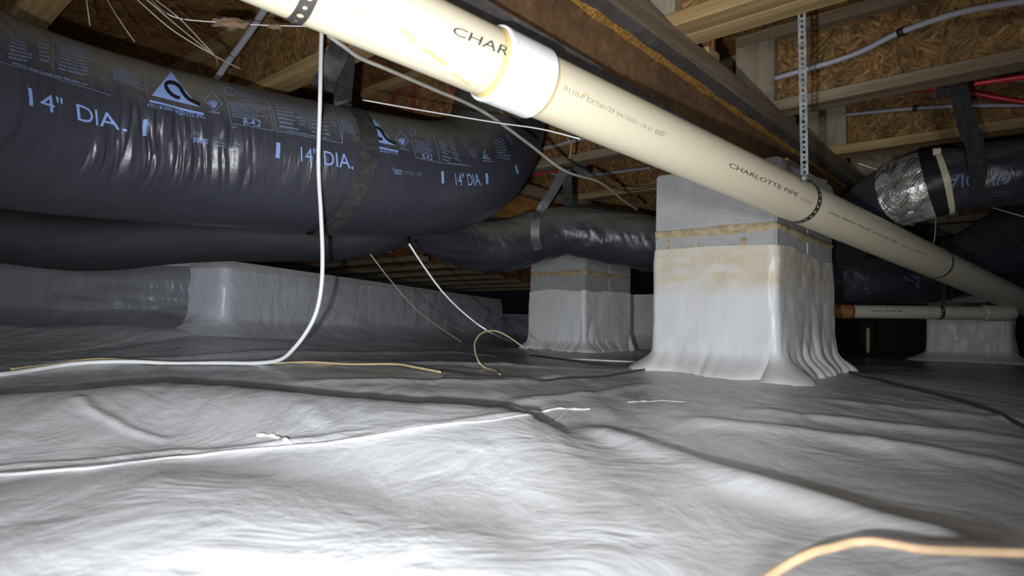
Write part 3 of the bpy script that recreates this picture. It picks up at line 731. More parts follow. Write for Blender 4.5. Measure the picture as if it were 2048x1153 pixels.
def lines(polys, w=.9, key=D1):
    for p in polys: pr.stroke(key, p, w, n=14)
lines([[(440, 171), (525.5, 186)], [(440, 171), (454, 204)], [(454, 205), (462, 247.4)], [(525.5, 186), (538, 219)], [(538, 219), (546.7, 262.5)], [(462, 247.4), (546.7, 262.5)], [(454, 203), (539, 218)], [(454.5, 206), (540, 221)]])
lines([[(528, 186.6), (664, 216)], [(528, 186.6), (545, 225)], [(545, 225), (552.6, 262.8)], [(664, 216), (677, 250)], [(677, 250), (684.4, 287.4)], [(552.6, 262.8), (620, 275.5)], [(620, 275.5), (684.4, 287.4)], [(607, 213), (621, 262)]])
lines([[(0, 123), (70, 143)], [(70, 143), (150, 170)], [(150, 170), (220, 191.5)], [(105, 82), (105, 138)], [(290, 152), (294, 185)]])
lines([[(823, 278), (831.7, 316)], [(831.7, 316), (880, 326)], [(880, 326), (944, 332.6)], [(865, 266), (875, 295)], [(875, 295), (880, 325)], [(683, 238), (684, 286)]])
lines([[(459.5+11*math.cos(t)*1.05, 184+8.2*math.sin(t)+3*math.cos(t)) for t in np.linspace(0, 2*PI, 15)]], 1.6)
lines([[(825+6.5*math.cos(t), 265+8*math.sin(t)) for t in np.linspace(0, 2*PI, 15)]], 1.3)
pr.text(D1, 'UL', [(454, 187), (465, 190), (453, 179), (465, 182)])
pr.text(D1, 'UL', [(822, 268), (829, 270), (822, 261), (829, 263)])
pr.text(D1, 'Underwriters', [(474, 188), (512, 195), (472.7, 181), (511, 188)]); pr.text(D1, 'Laboratories Inc.', [(476, 194), (526, 203), (475, 187.5), (525, 197)])
pr.text(D1, 'AIR DUCT', [(483, 203), (507, 207), (482, 198), (506, 202)])
pr.rows(D1, [(462, 234), (540, 248), (458, 207), (537, 222)], 6, .98, .5, seed=1)
pr.text(D1, 'FLEX', [(463, 255), (474, 257), (462.5, 251), (473.5, 253)])
for k, (q, n) in enumerate((([(557, 257), (604, 266), (541, 197), (592, 208)], 9), ([(598, 253), (617, 257), (588, 212), (607, 217)], 7), ([(624, 268), (668, 276), (609, 215), (650, 224)], 8), ([(664, 255), (678, 259), (655, 235), (668, 239)], 3), ([(573, 265), (668, 283), (572, 260), (667, 277)], 1), ([(685, 265), (712, 272), (682, 240), (710, 249)], 7),
        ([(15, 117), (66, 128), (12, 60), (60, 76)], 8), ([(75, 122), (100, 128), (73, 84), (98, 90)], 5), ([(113, 140), (195, 158), (111, 84), (188, 108)], 9), ([(18, 125), (182, 176), (18, 118), (182, 168)], 1), ([(225, 160), (291, 182), (224, 136), (289, 153)], 8),
        ([(832, 306), (871, 313), (828, 279), (864, 285)], 8), ([(884, 322), (903, 327), (874, 276), (898, 285)], 7), ([(906, 318), (924, 325), (890, 272), (906, 280)], 9), ([(895, 328), (935, 331), (894, 324), (934, 328)], 1), ([(945, 315), (960, 319), (935, 296), (952, 300)], 6), ([(996, 315), (1022, 322), (985, 283), (1008, 268)], 8), ([(1012, 275), (1030, 300), (1008, 258), (1028, 280)], 5))):
    pr.rows(D1, q, n, 1.0, .5, seed=10+k)
pr.text('blue', 'Consumer', [(382, 278), (418, 284), (381, 269), (418, 276)]); pr.text('blue', 'Affairs', [(388, 284.5), (416, 288.5), (387, 277.5), (416, 283)])
pr.text('blue', 'Consumer', [(785, 342), (804, 345), (784.5, 335), (804, 339)]); pr.text('blue', 'Affairs', [(788, 348), (803, 350), (787.5, 343), (803, 345)])
pr.rows(D1, [(427, 291), (456, 297), (426, 279), (455, 286)], 2, 1, .45, seed=40); pr.rows(D1, [(463, 295), (486, 301), (470, 284), (487, 288)], 2, 1, .45, seed=41); pr.rows(D1, [(382, 268), (412, 274), (382, 261), (411, 266)], 2, 1, .5, seed=42)
pr.rows(D1, [(809, 349), (830, 352), (808, 341), (829, 344)], 2, 1, .45, seed=43); pr.rows(D1, [(833, 351), (846, 353), (833, 344), (845, 346)], 2, 1, .45, seed=44)
def diamond(cx, cy, w, h, sk):
    c = [(cx-w, cy-2*sk), (cx-w*.15, cy-h), (cx+w, cy+2*sk), (cx+w*.15, cy+h), (cx-w, cy-2*sk)]
    lines([c[:2], c[1:3], c[2:4], c[3:5]], 1.2)
    for k in range(6):
        t = -.7+k*.27; lines([[(cx+w*(t*.75)-1, cy+h*.1-h*.3*(1-abs(t))), (cx+w*(t*.35+.1), cy+h*(.72-.5*abs(t)))]], 1.5, 'blue')
diamond(427, 203, 18, 20, 2); diamond(804, 279, 13, 17, 1.5)
pr.rows(D1, [(418, 226), (445, 231), (418, 220), (445, 225)], 1, 1, .7, seed=45); pr.rows(D1, [(798, 300), (822, 303), (798, 296), (822, 299)], 1, 1, .6, seed=46)
pr.finish(g)

# ------------------------------------------------------------------ other ducts
def duct(pts, label, seed, mat_='duct', n=220, m=64, amp=1.0):
    def dsp(l, th): return amp*(.008*np.abs(vnoise(l*7+th*1.9, th*1.1, seed))+.004*np.abs(vnoise(l*24-th*2.2, th*1.5, seed+1))-.006+.006*vnoise(l*4, th*1.2, seed+2))
    sw = Sweep([(*P(x, y, d), r) for x, y, d, r in pts], n, m, disp=dsp)
    g = empty('flexible_duct', P(pts[len(pts)//2][0], pts[len(pts)//2][1]+60, pts[len(pts)//2][2]), label, 'duct')
    return sw.build('jacket', MT[mat_], g), sw, g
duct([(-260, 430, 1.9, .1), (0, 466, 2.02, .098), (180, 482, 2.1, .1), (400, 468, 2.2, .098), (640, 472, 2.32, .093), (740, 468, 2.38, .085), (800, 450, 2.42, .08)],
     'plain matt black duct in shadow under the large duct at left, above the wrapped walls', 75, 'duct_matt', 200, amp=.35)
duct([(770, 440, 2.74, .08), (810, 455, 2.7, .082), (860, 466, 2.74, .088), (940, 487, 2.88, .115), (1010, 492, 2.94, .12), (1080, 474, 3.0, .122), (1135, 464, 3.02, .118), (1220, 476, 3.03, .13), (1320, 490, 3.02, .135), (1400, 500, 3.03, .132), (1470, 506, 3.04, .13)],
     'smaller glossy black flexible duct sagging over the middle pier, held by two straps', 71, 'duct', 340)
# right: 6 inch duct with foil wrapped joint
j6, s6, g6 = duct([(2320, 300, 2.0, .112), (2200, 325, 2.05, .112), (2048, 345, 2.12, .112), (1950, 352, 2.18, .112), (1880, 366, 2.22, .112), (1820, 384, 2.28, .114), (1765, 408, 2.38, .116), (1715, 445, 2.55, .12), (1670, 482, 2.72, .122), (1630, 505, 2.85, .122)],
               'six inch black flexible duct with a foil wrapped joint and cream zip tie, upper right', 81, 'duct_clean', 240)
pr = Print(s6)
pr.text('blue_dim', '6"', [(2023, 343), (1985, 346), (2024, 370), (1986, 372)], (3, 3))
pr.text('blue_dim', 'DIA', [(1952, 350), (1885, 352), (1952, 376), (1887, 380)], (5, 3))
pr.rows('blue_faint', [(1985, 383), (2030, 380), (1985, 395), (2030, 392)], 2, 1, .4, seed=3)
pr.finish(j6)
def sleeve(name, sw, l0, l1, off, mat_, parent, n=40, m=64, disp=None):
    l, t = np.meshgrid(np.linspace(l0, l1, n), np.linspace(0, 2*PI, m, endpoint=False), indexing='ij')
    o = off+(disp(l, t) if disp else 0); v = sw.surf(l, t, o).reshape(-1, 3)
    f = [(i*m+j, i*m+(j+1) % m, (i+1)*m+(j+1) % m, (i+1)*m+j) for i in range(n-1) for j in range(m)]
    ob = build(name, v, f, mat_, parent, smooth=True, uvs=np.stack([l, t/(2*PI)], -1).reshape(-1, 2)); return fix_normals(ob)
la = s6.locate([(1852, 372)])[0][0]; lb = s6.locate([(1762, 405)])[0][0]; lt_ = s6.locate([(1888, 370)])[0][0]; l0_, l1_ = sorted((la, lb))
fo = sleeve('foil_wrap', s6, l0_, l1_, .004, MT['foil'], g6, 60, 96, lambda l, t: .007*np.abs(vnoise(l*22+t*2, t*2.4, 5)))
pr = Print(s6, .014)
for (x, y, L_) in ((1770, 360, 44), (1800, 345, 40), (1828, 340, 44), (1842, 362, 40), (1790, 395, 42), (1822, 400, 40), (1845, 410, 34), (1768, 392, 40), (1805, 372, 34), (1775, 425, 36), (1815, 428, 34)):
    pr.rows('ink', [(x-L_*.4, y+L_*.35), (x+L_*.3, y-L_*.45), (x-L_*.55, y+L_*.18), (x+L_*.12, y-L_*.6)], 2, 1, .55, seed=x)
pr.finish(fo, 'foil_print')
sleeve('clamp_band', s6, la-.045, la-.002, .006, MT['clip'], g6, 8)
zt = sleeve('zip_tie', s6, lt_-.012, lt_, .011, MT['tie'], g6, 4)
q = s6.locate([(1877, 308)])[0]; c0 = s6.surf(lt_-.006, q[1], .014); b = MB(); b.box(c0-np.array((.012, .008, .012)), c0+np.array((.012, .008, .012)), .003); b.build('zip_tie_head', MT['tie'], zt)
# lower right duct
gl, sl, _ = duct([(1500, 570, 3.5, .135), (1640, 566, 3.45, .135), (1760, 560, 3.4, .135), (1860, 556, 3.45, .145), (1940, 528, 3.5, .18), (2030, 494, 3.5, .22), (2140, 450, 3.45, .235), (2300, 390, 3.4, .24)],
              'dim black flexible duct low on the right behind the drain pipe with faint blue print', 91, 'duct_clean', 200)
pr = Print(sl)
pr.poly('blue_faint', [(1800, 553), (1840, 552), (1838, 578)], 6)
pr.stroke('jacket_ink', [(1812, 553), (1826, 558), (1832, 564), (1826, 570), (1818, 563)], 3.5, n=24)
for x, y, c_ in ((1690, 552, '7'), (1712, 554, '9')):
    pr.text('blue_faint', c_, [(x-6, y+8), (x+6, y+8), (x-6, y-8), (x+6, y-8)], (2, 2))
for k_ in ([(1742, 544), (1736, 552), (1734, 560)], [(1708, 568), (1708, 584)], [(1732, 566), (1733, 576), (1738, 588)], [(1757, 584), (1754, 572), (1760, 566)], [(1726, 578), (1738, 577)]):
    pr.stroke('blue_faint', k_, 1.6, n=10)
pr.finish(gl)

# ------------------------------------------------------------------ woven straps
def ribbon(name, pts, w, wdir, mat_, parent=None, thick=.0016, n=60, face=None, **k):
    """flat band of width w along a path; wdir gives the direction across (one, or one per point)"""
    p = np.asarray(pts, float); wd_ = np.asarray(wdir, float)
    if wd_.ndim == 1: wd_ = np.tile(wd_, (len(p), 1))
    c = catmull(np.hstack([p, wd_]), n); a = c[:, 3:]; c = c[:, :3]
    T = np.gradient(c, axis=0); T /= np.linalg.norm(T, axis=1)[:, None]; a = a-T*np.sum(a*T, 1)[:, None]; a /= np.linalg.norm(a, axis=1)[:, None]; N = np.cross(T, a)
    L = np.r_[0, np.cumsum(np.linalg.norm(np.diff(c, axis=0), axis=1))]
    cols = [c-a*w/2+N*thick/2, c+a*w/2+N*thick/2, c+a*w/2-N*thick/2, c-a*w/2-N*thick/2]; v = np.stack(cols, 1).reshape(-1, 3)
    uv = np.stack([np.stack([L, np.full(n, q)], 1) for q in (0, w, w, 0)], 1).reshape(-1, 2)
    f = [(4*i+j, 4*i+(j+1) % 4, 4*i+4+(j+1) % 4, 4*i+4+j) for i in range(n-1) for j in range(4)]+[(0, 1, 2, 3), (4*n-1, 4*n-2, 4*n-3, 4*n-4)]
    return fix_normals(build(name, v, f, mat_, parent, uvs=uv, **k))
cr = R[:, 0]                                            # across, roughly the picture's horizontal
# strap carrying the large duct
ls, ts = BIG.locate([(735, 300)])[0]
g = empty('hanging_strap', PZ(678, 95, .775), 'black woven strap slung round the large duct, hung from a joist', 'strap')
path = [P(680, 92, 1.79), P(690, 130, 1.85)]+[BIG.surf(ls+o, t, .011) for t, o in ((ts-1.05, -.03), (ts-.8, -.01), (ts-.5, 0), (ts-.2, .005), (ts+.15, 0), (ts+.5, -.015), (ts+.85, -.035), (ts+1.2, -.06), (ts+1.6, -.08), (ts+2.2, -.08))]
ribbon('strap_loop', path, .055, BIG.T[np.searchsorted(BIG.L, ls)], MT['strap'], g, n=110)
ribbon('strap_tail', [P(684, 90, 1.78), P(672, 115, 1.78), P(655, 150, 1.8), P(645, 178, 1.84)], .062, cr, MT['strap'], g, n=30)
# straps carrying the smaller duct
g = empty('hanging_strap', P(1132, 335, 2.85), 'pair of black straps forming a triangle above the smaller duct', 'strap')
ribbon('strap_leg', [P(1130, 338, 2.80), P(1110, 375, 2.83), P(1085, 415, 2.86), P(1073, 440, 2.85), P(1070, 470, 2.85), P(1076, 500, 2.87)], .04, cr, MT['strap'], g, n=40)
ribbon('strap_leg', [P(1133, 338, 2.80), P(1135, 380, 2.85), P(1137, 413, 2.92)], .042, cr, MT['strap'], g, n=20)
ribbon('strap_end', [P(1150, 330, 2.95), P(1164, 340, 2.95), P(1166, 352, 2.95)], .05, cr, MT['strap'], g, n=12)
# strap on the right
g = empty('hanging_strap', P(1905, 150, 2.05), 'wide black strap with a folded end hanging from a joist, holding the six inch duct', 'strap')
lq, tq = s6.locate([(1958, 350)])[0]
ribbon('strap_loop', [P(1915, 142, 1.99), P(1922, 200, 2.0), P(1938, 262, 2.03), P(1950, 290, 2.05)]+[s6.surf(lq+o, t, .006) for t, o in ((tq-.5, 0), (tq, .0), (tq+.6, 0), (tq+1.2, 0), (tq+1.8, 0))], .058, cr, MT['strap'], g, n=60)
ribbon('strap_end', [P(1890, 152, 2.0), P(1888, 180, 2.0), P(1885, 198, 2.01)], .045, cr, MT['strap'], g, n=10)
# strap far left behind the big duct
tag(ribbon('hanging_strap', [P(55, 468, 2.15), P(68, 440, 2.2), P(80, 437, 2.2), P(90, 445, 2.2), P(98, 468, 2.15)], .03, cr, MT['strap'], None, n=30), 'small dark strap loop in the gap below the large duct at far left', 'strap')

# ------------------------------------------------------------------ the four inch drain pipe
A0 = P(740, 18, .927); B0 = P(1890, 535, 2.41); ax = nrm(B0-A0); LB = np.linalg.norm(B0-A0)
pa = A0-ax*.55; pb = A0+ax*(LB+1.7)
PIPE = Sweep([pa, pb], 200, 72, .05715)
g = empty('drain_pipe', tuple((pa+pb)/2), 'long cream plastic drain pipe with printed lettering slanting across the picture', 'pipe')
prun = PIPE.build('pipe_run', MT['pvc'], g)
def ring(name, l0, l1, prof, mat_, parent, m=72):
    """turned collar on the pipe: prof = (fraction, extra radius)"""
    th = np.linspace(0, 2*PI, m, endpoint=False); v = []; f = []
    for fr, ex in prof: v.append(PIPE.surf(np.full(m, l0+(l1-l0)*fr), th, ex))
    for i in range(len(prof)-1): f += [(i*m+j, i*m+(j+1) % m, (i+1)*m+(j+1) % m, (i+1)*m+j) for j in range(m)]
    return fix_normals(build(name, np.concatenate(v), f, mat_, parent, smooth=False))
lc0 = PIPE.locate([(1012, 140)])[0][0]; lc1 = PIPE.locate([(1102, 190)])[0][0]
coup = ring('coupling', lc0, lc1, [(0, 0), (0, .004), (.02, .0072), (.1, .0075), (.12, .0066), (.88, .0066), (.97, .0066), (1, .0045), (1, 0)], MT['pvc_white'], g)
ring('primer_ring', lc0-.012, lc0-.0005, [(0, .0003), (.5, .0008), (.95, .0028), (1, 0)], MT['glue'], coup)
ring('primer_ring', lc1+.0005, lc1+.008, [(0, .002), (.5, .0008), (1, .0003)], MT['glue'], coup)
pr = Print(PIPE, .0006)
for px_, w_ in (([(802, 60), (814, 66), (824, 76), (832, 84)], 9), ([(842, 96), (858, 104), (872, 116), (894, 130)], 8), ([(902, 146), (925, 160), (940, 172)], 3), ([(715, 19), (727, 22)], 5), ([(757, 33), (763, 36)], 4), ([(1168, 186), (1176, 192)], 5)):
    pr.stroke('glue', px_, w_, n=16)
pr.text('ink', 'CHARL', [(903, 67), (1032, 122), (909, 52), (1040, 104)], (6, 4))
pr.text('ink_faint', 'P110-P EXT#1/29 04/18/01 19:21', [(1127, 183), (1302, 264), (1130, 172), (1305, 256)], (16, 2))
pr.rows('ink_faint', [(1308, 268), (1334, 276), (1310, 258), (1336, 266)], 3, 1, .85, seed=5)
pr.text('ink', 'CHARLOTTE PIPE', [(1457, 334), (1594, 394), (1460, 325), (1597, 387)], (10, 2))
pr.text('ink_faint', '4300', [(1600, 400), (1622, 410), (1602, 393), (1624, 404)], (2, 1))
pr.rows('ink_faint', [(1648, 424), (1800, 492), (1650, 418), (1803, 487)], 1, 1, .8, seed=6); pr.rows('ink_faint', [(1800, 492), (1880, 524), (1803, 487), (1883, 519)], 1, 1, .6, seed=7)
pr.finish(prun)

# perforated steel strip: every hole is cut through
def perforated(name, surf, length, width, pitch, mat_, parent, alt=True):
    """surf(a along, b across) -> point; a strip with round holes, alternately large and small"""
    mb = MB(); n = int(length/pitch); k = 12
    for i in range(n):
        r = width*(.23 if (i % 2 == 0 or not alt) else .15); c = (i+.5)*pitch
        outer = []; inner = []
        for j in range(k):
            a = 2*PI*j/k+PI/k; ca, sa = math.cos(a), math.sin(a); q = 1/max(abs(ca)/(pitch/2), abs(sa)/(width/2))
            outer.append((c+ca*q, sa*q)); inner.append((c+ca*r, sa*r))
        cn = [(c+pitch/2, width/2), (c-pitch/2, width/2), (c-pitch/2, -width/2), (c+pitch/2, -width/2)]
        v = [surf(*p) for p in outer+inner]; f = [(j, (j+1) % k, k+(j+1) % k, k+j) for j in range(k)]
        nb = len(v); v += [surf(*p) for p in cn]
        for q in range(4):
            ang = math.atan2(cn[q][1], cn[q][0]-c)
            js = [j for j in range(k) if (2*PI*j/k+PI/k) % (2*PI) <= ang % (2*PI)]; j = js[-1] if js else k-1
            f.append((j, nb+q, (j+1) % k))
        mb.add(v, f)
    o = build(name, mb.v, mb.f, mat_, parent); md = o.modifiers.new('thick', 'SOLIDIFY'); md.thickness = .0014; md.offset = 0
    return o
def strip_between(p0, p1, wv):
    t = nrm(p1-p0); a = nrm(np.array(wv)-t*np.dot(wv, t)); return lambda u, b: p0+t*u+a*b
# hanger at the big pier
lh, th0 = PIPE.locate([(1638, 405)])[0]
g = empty('pipe_hanger', PIPE.surf(lh, 0., .01), 'galvanised perforated strap from the doubled joist looped round the drain pipe by the big pier', 'pipe hanger')
p0 = P(1603, 26, 1.53); p1 = P(1609, 356, 1.60)
perforated('hanger_strap', strip_between(p0, p1, cr), np.linalg.norm(p1-p0), .0195, .0125, MT['galv'], g)
perforated('pipe_loop', lambda u, b_: PIPE.surf(np.array(lh+b_), np.array(u/.0585), .0012), 2*PI*.0585, .0195, .0153, MT['strip'], g, False)
perforated('loop_tail', strip_between(PIPE.surf(lh, th0-1.3, .002), P(1607, 350, 1.60), ax), .05, .019, .0125, MT['strip'], g)
cbolt = P(1609, 356, 1.59); dv = nrm(CAM-cbolt)
b = Sweep([cbolt-dv*.012, cbolt+dv*.008], 4, 12, .0075).build('bolt_head', MT['bolt'], g)
Sweep([cbolt+dv*.008, cbolt+dv*.013], 4, 6, .0045).build('bolt_nut', MT['bolt'], b)
ln = PIPE.locate([(607, 20)])[0][0]
g = empty('pipe_strap', PIPE.surf(ln, 0., .01), 'dark perforated strap round the near end of the drain pipe, top left of centre', 'pipe hanger')
perforated('pipe_loop', lambda u, b_: PIPE.surf(np.array(ln+b_), np.array(u/.0585), .0012), 2*PI*.0585, .021, .0166, MT['strip'], g)
lf = PIPE.locate([(1893, 548)])[0][0]
g = empty('pipe_strap', PIPE.surf(lf, 0., .01), 'dark strap round the far end of the drain pipe at right', 'pipe hanger')
perforated('pipe_loop', lambda u, b_: PIPE.surf(np.array(lf+b_), np.array(u/.0585), .0012), 2*PI*.0585, .014, .0166, MT['strip'], g)
tag(tube('hanger_wire', [P(1872, 420, 2.3), P(1870, 470, 2.33), P(1864, 497, 2.33)], .0015, MT['wire']), 'thin wire hanging down to the drain pipe below the foil wrapped duct', 'wire')

# thin horizontal pipe far right
g = empty('branch_pipe', P(1840, 640, 2.95), 'thin horizontal cream pipe in the dark behind the big pier at right', 'pipe')
q0, q1 = P(1560, 622, 2.95), P(2012, 627, 2.95)
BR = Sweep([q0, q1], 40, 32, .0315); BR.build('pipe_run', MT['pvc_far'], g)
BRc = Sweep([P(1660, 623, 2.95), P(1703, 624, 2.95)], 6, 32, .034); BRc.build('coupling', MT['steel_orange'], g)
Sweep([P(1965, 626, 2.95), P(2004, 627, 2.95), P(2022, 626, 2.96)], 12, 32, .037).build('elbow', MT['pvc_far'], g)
pr = Print(BR, .0006); pr.rows('ink', [(1740, 624), (1850, 625), (1740, 621), (1850, 622)], 1, .9, .9, seed=4); pr.finish(g)
lb_ = BR.locate([(1887, 625)])[0][0]
g = empty('pipe_strap', P(1887, 600, 2.93), 'dark strap holding up the thin horizontal pipe in front of the far pier', 'pipe hanger')
perforated('pipe_loop', lambda u, b_: BR.surf(np.array(lb_+b_), np.array(u/.033), .0014), 2*PI*.033, .018, .0173, MT['strip'], g)
t0, t1 = P(1887, 590, 2.94), P(1889, 613, 2.92); perforated('strap_tail', strip_between(t1, P(1885, 470, 3.0), cr), .33, .018, .0173, MT['strip'], g)

# ------------------------------------------------------------------ small pipes along the joists
def pex(label, pts, r, m, clips=(), cat='pipe', name='water_pipe'):
    g = empty(name, tuple(np.mean(pts, 0)), label, cat); sw = Sweep(pts, max(30, 12*len(pts)), 12, r); sw.build('pipe_run', m, g)
    for (px, py) in clips:
        l = sw.locate([(px, py)])[0][0]; Sweep([sw.surf(l-.008, 0., -r), sw.surf(l+.008, 0., -r)], 4, 12, r*1.5).build('clip', MT['clip'], g)
    return g
yj = 2.235-.022
pex('grey plastic pipe clipped across the chipboard at top right', [PY(1550, 157, yj-.16), PY(1700, 112, yj-.14), PY(1800, 65, yj-.16), PY(1920, 25, yj-.2), PY(2048, 2, yj-.26), PY(2180, -20, yj-.3)], .0085, MT['pexgrey'], [(1800, 65)])
yk = 2.92-.025
pex('red plastic water pipe bowed across the joist bay at upper right', [PY(1690, 205, yk-.06), PY(1760, 189, yk-.08), PY(1840, 180, yk-.1), PY(1900, 178, yk-.1), PY(1945, 186, yk-.1), PY(2000, 197, yk-.08), PY(2060, 206, yk-.06), PY(2150, 220, yk-.06)], .0095, MT['red'])
pex('bright red plastic pipe emerging behind the wide strap at the right edge', [PY(1948, 168, 2.36), PY(1990, 162, 2.37), PY(2048, 154, 2.38), PY(2150, 142, 2.38)], .0085, MT['red'])
pex('grey plastic pipe clipped below the red one at upper right', [PY(1690, 230, yk-.02), PY(1830, 217, yk-.03), PY(1940, 212, yk-.03), PY(2048, 211, yk-.03), PY(2150, 209, yk-.03)], .0075, MT['pexgrey'], [(1830, 218)])
pex('dull grey pipe high at the right edge beside the wide strap', [PY(1945, 153, yk-.05), PY(1990, 158, yk-.05), PY(2048, 160, yk-.05), PY(2150, 166, yk-.05)], .0085, MT['greyc'], [(1958, 157)])
yl = 2.37-.03
pex('grey plastic pipe seen between the large duct and the pipe coupling', [PY(1040, 306, yl-.02), PY(1100, 294, yl-.02), PY(1160, 279, yl-.02), PY(1240, 262, yl-.02)], .0095, MT['pexgrey'])
ym_ = 3.08-.03
pex('red plastic pipe under the grey joist left of the big pier', [PY(1020, 360, 2.47), PY(1120, 339, 2.47), PY(1250, 312, 2.47), PY(1330, 296, 2.47)], .008, MT['red'])
pex('grey plastic pipe left of the big pier above the smaller duct', [PY(1085, 340, ym_-.03), PY(1120, 350, ym_-.03), PY(1190, 349, ym_-.03), PY(1300, 336, ym_-.03)], .009, MT['pexgrey'])
pex('grey plastic pipe running up behind the near end of the drain pipe', [P(405, 205, 2.15), P(445, 140, 2.05), P(490, 78, 1.95), P(530, 18, 1.85), P(560, -30, 1.8)], .0105, MT['pexgrey'])

# ------------------------------------------------------------------ cables and wires
def cable(label, pts, r, m, name='cable', cat='cable', n=None, k=8):
    return tag(tube(name, pts, r, m, None, n or max(40, 10*len(pts)), k), label, cat)
def onf(px, r, sm=1.0):
    p = np.array([PF(x, y, r) for x, y in px]); d = np.array([(q-CAM) @ R[:, 2] for q in p])
    if len(p) > 3:
        x = np.arange(len(d)); w = np.minimum(3, len(d)-2); fit = np.polyval(np.polyfit(x, d, min(w, 3)), x); d = d*(1-sm)+fit*sm
    out = []
    for (a, b), k in zip(px, d):
        q = P(a, b, k); q[2] = max(q[2], ZC+floor_h(q[0], q[1])+r*1.2); out.append(q)
    return out
r = .0058
wc = [P(648, 40, 1.72), P(643, 70, 1.72), P(640, 200, 1.74), P(637, 330, 1.76), P(642, 430, 1.75), P(645, 510, 1.73), P(643, 570, 1.72), P(634, 620, 1.72), P(617, 658, 1.73), P(590, 695, 1.75)]
wf = [P(x, y, d) for x, y, d in ((560, 720, 1.78), (510, 737, 1.8), (440, 744, 1.8), (350, 742, 1.78), (250, 739, 1.74), (150, 741, 1.68), (60, 748, 1.58), (0, 754, 1.5), (-80, 763, 1.42), (-200, 775, 1.36))]
wf = [np.array((q[0], q[1], max(q[2], ZC+floor_h(q[0], q[1])+r))) for q in wf]
cable('white cable dropping past the large duct and curving away along the ground to the left', wc+wf, r, MT['white'], n=220, k=10)
gc = [P(655, 70, 1.35), P(690, 95, 1.37), P(720, 116, 1.4), P(780, 141, 1.45), P(870, 180, 1.55), P(930, 205, 1.62), P(985, 235, 1.7), P(1060, 290, 1.85), P(1130, 342, 2.02), P(1200, 365, 2.25), P(1245, 400, 2.5), P(1275, 420, 2.7)]
cable('grey cable looping from the drain pipe past the coupling towards the big pier', gc, .0048, MT['greyc'], n=160)
cable('thin grey wire above the smaller duct left of the big pier', [P(1180, 345, 2.75), P(1215, 368, 2.7), P(1245, 381, 2.7), P(1275, 380, 2.75), P(1320, 372, 2.8)], .003, MT['darkc'])
cable('thin white string running from the duct strap to the pipe coupling', [P(725, 200, 1.8), P(850, 222, 1.75), P(990, 245, 1.68), P(1080, 258, 1.6), P(1160, 278, 1.55)], .002, MT['white'], 'string', 'string')
wx = [P(818, 488, 2.1), P(850, 537, 2.15), P(890, 590, 2.2), P(940, 637, 2.3), P(990, 670, 2.4)]
cable('thin pale wire slanting down from the large duct to the foot of the middle pier', wx+onf([(1035, 690), (1060, 700)], .003)+onf([(1100, 717), (1180, 722), (1280, 727)], .003), .0032, MT['white'])
cable('thin tan wire slanting down in front of the long wrapped wall', [P(740, 508, 2.3), P(780, 560, 2.35), P(830, 617, 2.45), P(880, 656, 2.55), P(925, 686, 2.65)], .0022, MT['wire'], 'wire', 'wire')
cable('tan wire loop standing up from the ground left of the middle pier', [P(1050, 697, 2.2), P(1010, 670, 2.15), P(985, 662, 2.12), P(962, 668, 2.08), P(950, 685, 2.04), P(950, 703, 2.0), P(958, 725, 1.95)]+onf([(970, 738), (990, 744), (1000, 752)], .003), .0026, MT['tan'], 'wire', 'wire')
tc = [P(x, y, d) for x, y, d in ((20, 749, 1.6), (90, 741, 1.68), (200, 737, 1.78), (350, 740, 1.83), (480, 742, 1.84), (560, 737, 1.86), (622, 729, 1.9), (700, 729, 1.9), (790, 729, 1.88), (830, 735, 1.84), (882, 745, 1.78))]
cable('tan cable lying on the ground sheet beside the white cable', [np.array((q[0], q[1], max(q[2], ZC+floor_h(q[0], q[1])+.004))) for q in tc], .0034, MT['tan'])
cable('dark cable crossing the ground sheet towards the big pier', onf([(880, 746), (960, 753), (1040, 760), (1090, 766), (1130, 765), (1200, 755), (1240, 748), (1290, 744)], .003), .003, MT['darkc'])
cable('dark wire on the ground at the foot of the middle pier', onf([(1060, 712), (1130, 724), (1200, 729), (1300, 731)], .003), .003, MT['darkc'])
cable('dark cable winding over the ground sheet at the right edge', onf([(1700, 748), (1760, 764), (1800, 775), (1850, 790), (1900, 797), (1940, 808), (1990, 832), (2050, 862), (2140, 900)], .004), .0042, MT['darkc'])
cable('short brown stick beside the right foot of the big pier', onf([(1705, 750), (1735, 757), (1765, 762)], .006), .004, MT['brownc'], 'stick', 'stick')
cq = [P(1500, 1190, .52), P(1560, 1140, .55), P(1620, 1108, .565), P(1670, 1095, .575), P(1705, 1086, .58), P(1745, 1084, .575), P(1790, 1090, .565), P(1850, 1100, .555), P(1950, 1104, .55), P(2060, 1107, .54), P(2180, 1110, .52)]
cq = [np.array((p[0], p[1], max(p[2], ZC+floor_h(p[0], p[1])+.003))) for p in cq]
cable('tan cord looping over the plastic in the near right corner', cq, .0042, MT['cord'], 'cord', 'cord', 160, 10)
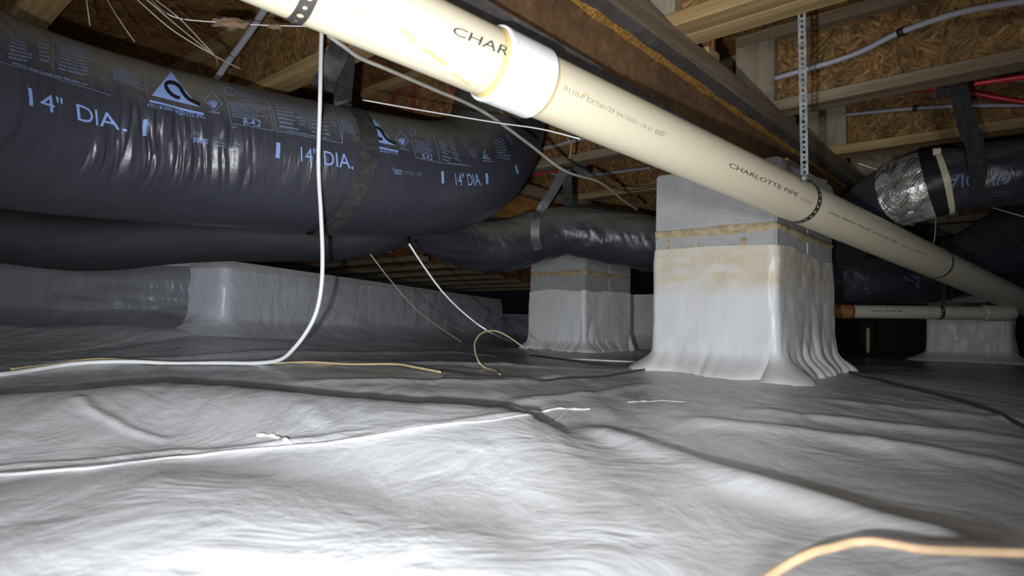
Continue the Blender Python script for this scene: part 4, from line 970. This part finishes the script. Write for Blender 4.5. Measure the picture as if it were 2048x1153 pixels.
# support wires at the top left
for lab, pts in (('thin support wire ending at the duct, leftmost at the top edge', [P(170, -20, 1.7), P(173, 0, 1.7), P(180, 52, 1.72)]),
                 ('thin support wire slanting to the large duct, second from the left edge', [P(200, -18, 1.65), P(214, 0, 1.65), P(240, 42, 1.66), P(270, 85, 1.7)]),
                 ('long thin support wire slanting to the duct top, left one of the crossing pair', [P(260, -10, 1.5), P(275, 0, 1.5), P(345, 60, 1.55), P(430, 112, 1.62), P(483, 139, 1.7)]),
                 ('thin support wire crossing the others near the duct top', [P(300, -10, 1.5), P(312, 0, 1.5), P(360, 38, 1.52), P(405, 85, 1.58), P(430, 112, 1.62), P(437, 132, 1.7)]),
                 ('thin support wire close beside the crossing pair at top left', [P(283, -8, 1.48), P(300, 5, 1.48), P(355, 52, 1.53), P(425, 108, 1.62)])):
    cable(lab, pts, .0016, MT['wire'], 'support_wire', 'wire', 30, 6)
cable('thin pale string stretched behind the drain pipe at top left', [P(300, -2, 1.55), P(330, 25, 1.57), P(365, 38, 1.6), P(430, 44, 1.62), P(520, 50, 1.66), P(625, 53, 1.7)], .0016, MT['white'], 'string', 'string', 40, 6)
for lab, (x, y, d, sx) in (('clump of dusty brown fibre caught on the string at top left', (460, 47, 1.63, .045)), ('small tuft of dusty fibre on the string beside the drain pipe', (548, 53, 1.67, .022))):
    bm = bmesh.new(); bmesh.ops.create_icosphere(bm, subdivisions=3, radius=1)
    c = P(x, y, d); vv = []
    for q in bm.verts:
        k = 1+.5*vnoise(q.co.x*3+x, q.co.y*3+q.co.z*4, 7); o = R @ np.array((q.co.x*sx*k, q.co.y*sx*.3*k+q.co.x*.004, q.co.z*sx*.3*k)); vv.append(c+o)
    bm.verts.index_update(); tag(build('fibre_clump', vv, [[q.index for q in f.verts] for f in bm.faces], MT['fluff'], None, smooth=True), lab, 'fibre'); bm.free()
bm = bmesh.new()
cable('wisp of cobweb hanging from the grey pipe left of the coupling end', [P(1134, 275, 2.3), P(1142, 290, 2.3), P(1141, 305, 2.3), P(1139, 318, 2.3)], .004, MT['fluff'], 'cobweb', 'cobweb', 20, 6)
cable('pale wire by the beam end left of the foil wrapped duct', [P(1718, 327, 2.3), P(1740, 335, 2.3), P(1758, 340, 2.32)], .0018, MT['white'], 'wire', 'wire', 12, 6)
cable('thin pale wire slanting down at the right edge below the six inch duct', [P(1972, 412, 2.3), P(2010, 423, 2.25), P(2070, 440, 2.2)], .0022, MT['wire'], 'wire', 'wire', 12, 6)
# yellowish stake in the dark
b = Sweep([P(1736, 656, 4.2), P(1736, 706, 4.2)], 6, 10, .011); tag(b.build('stake', MT['tan']), 'short yellowish upright stake in the dark right of the big pier', 'stake')
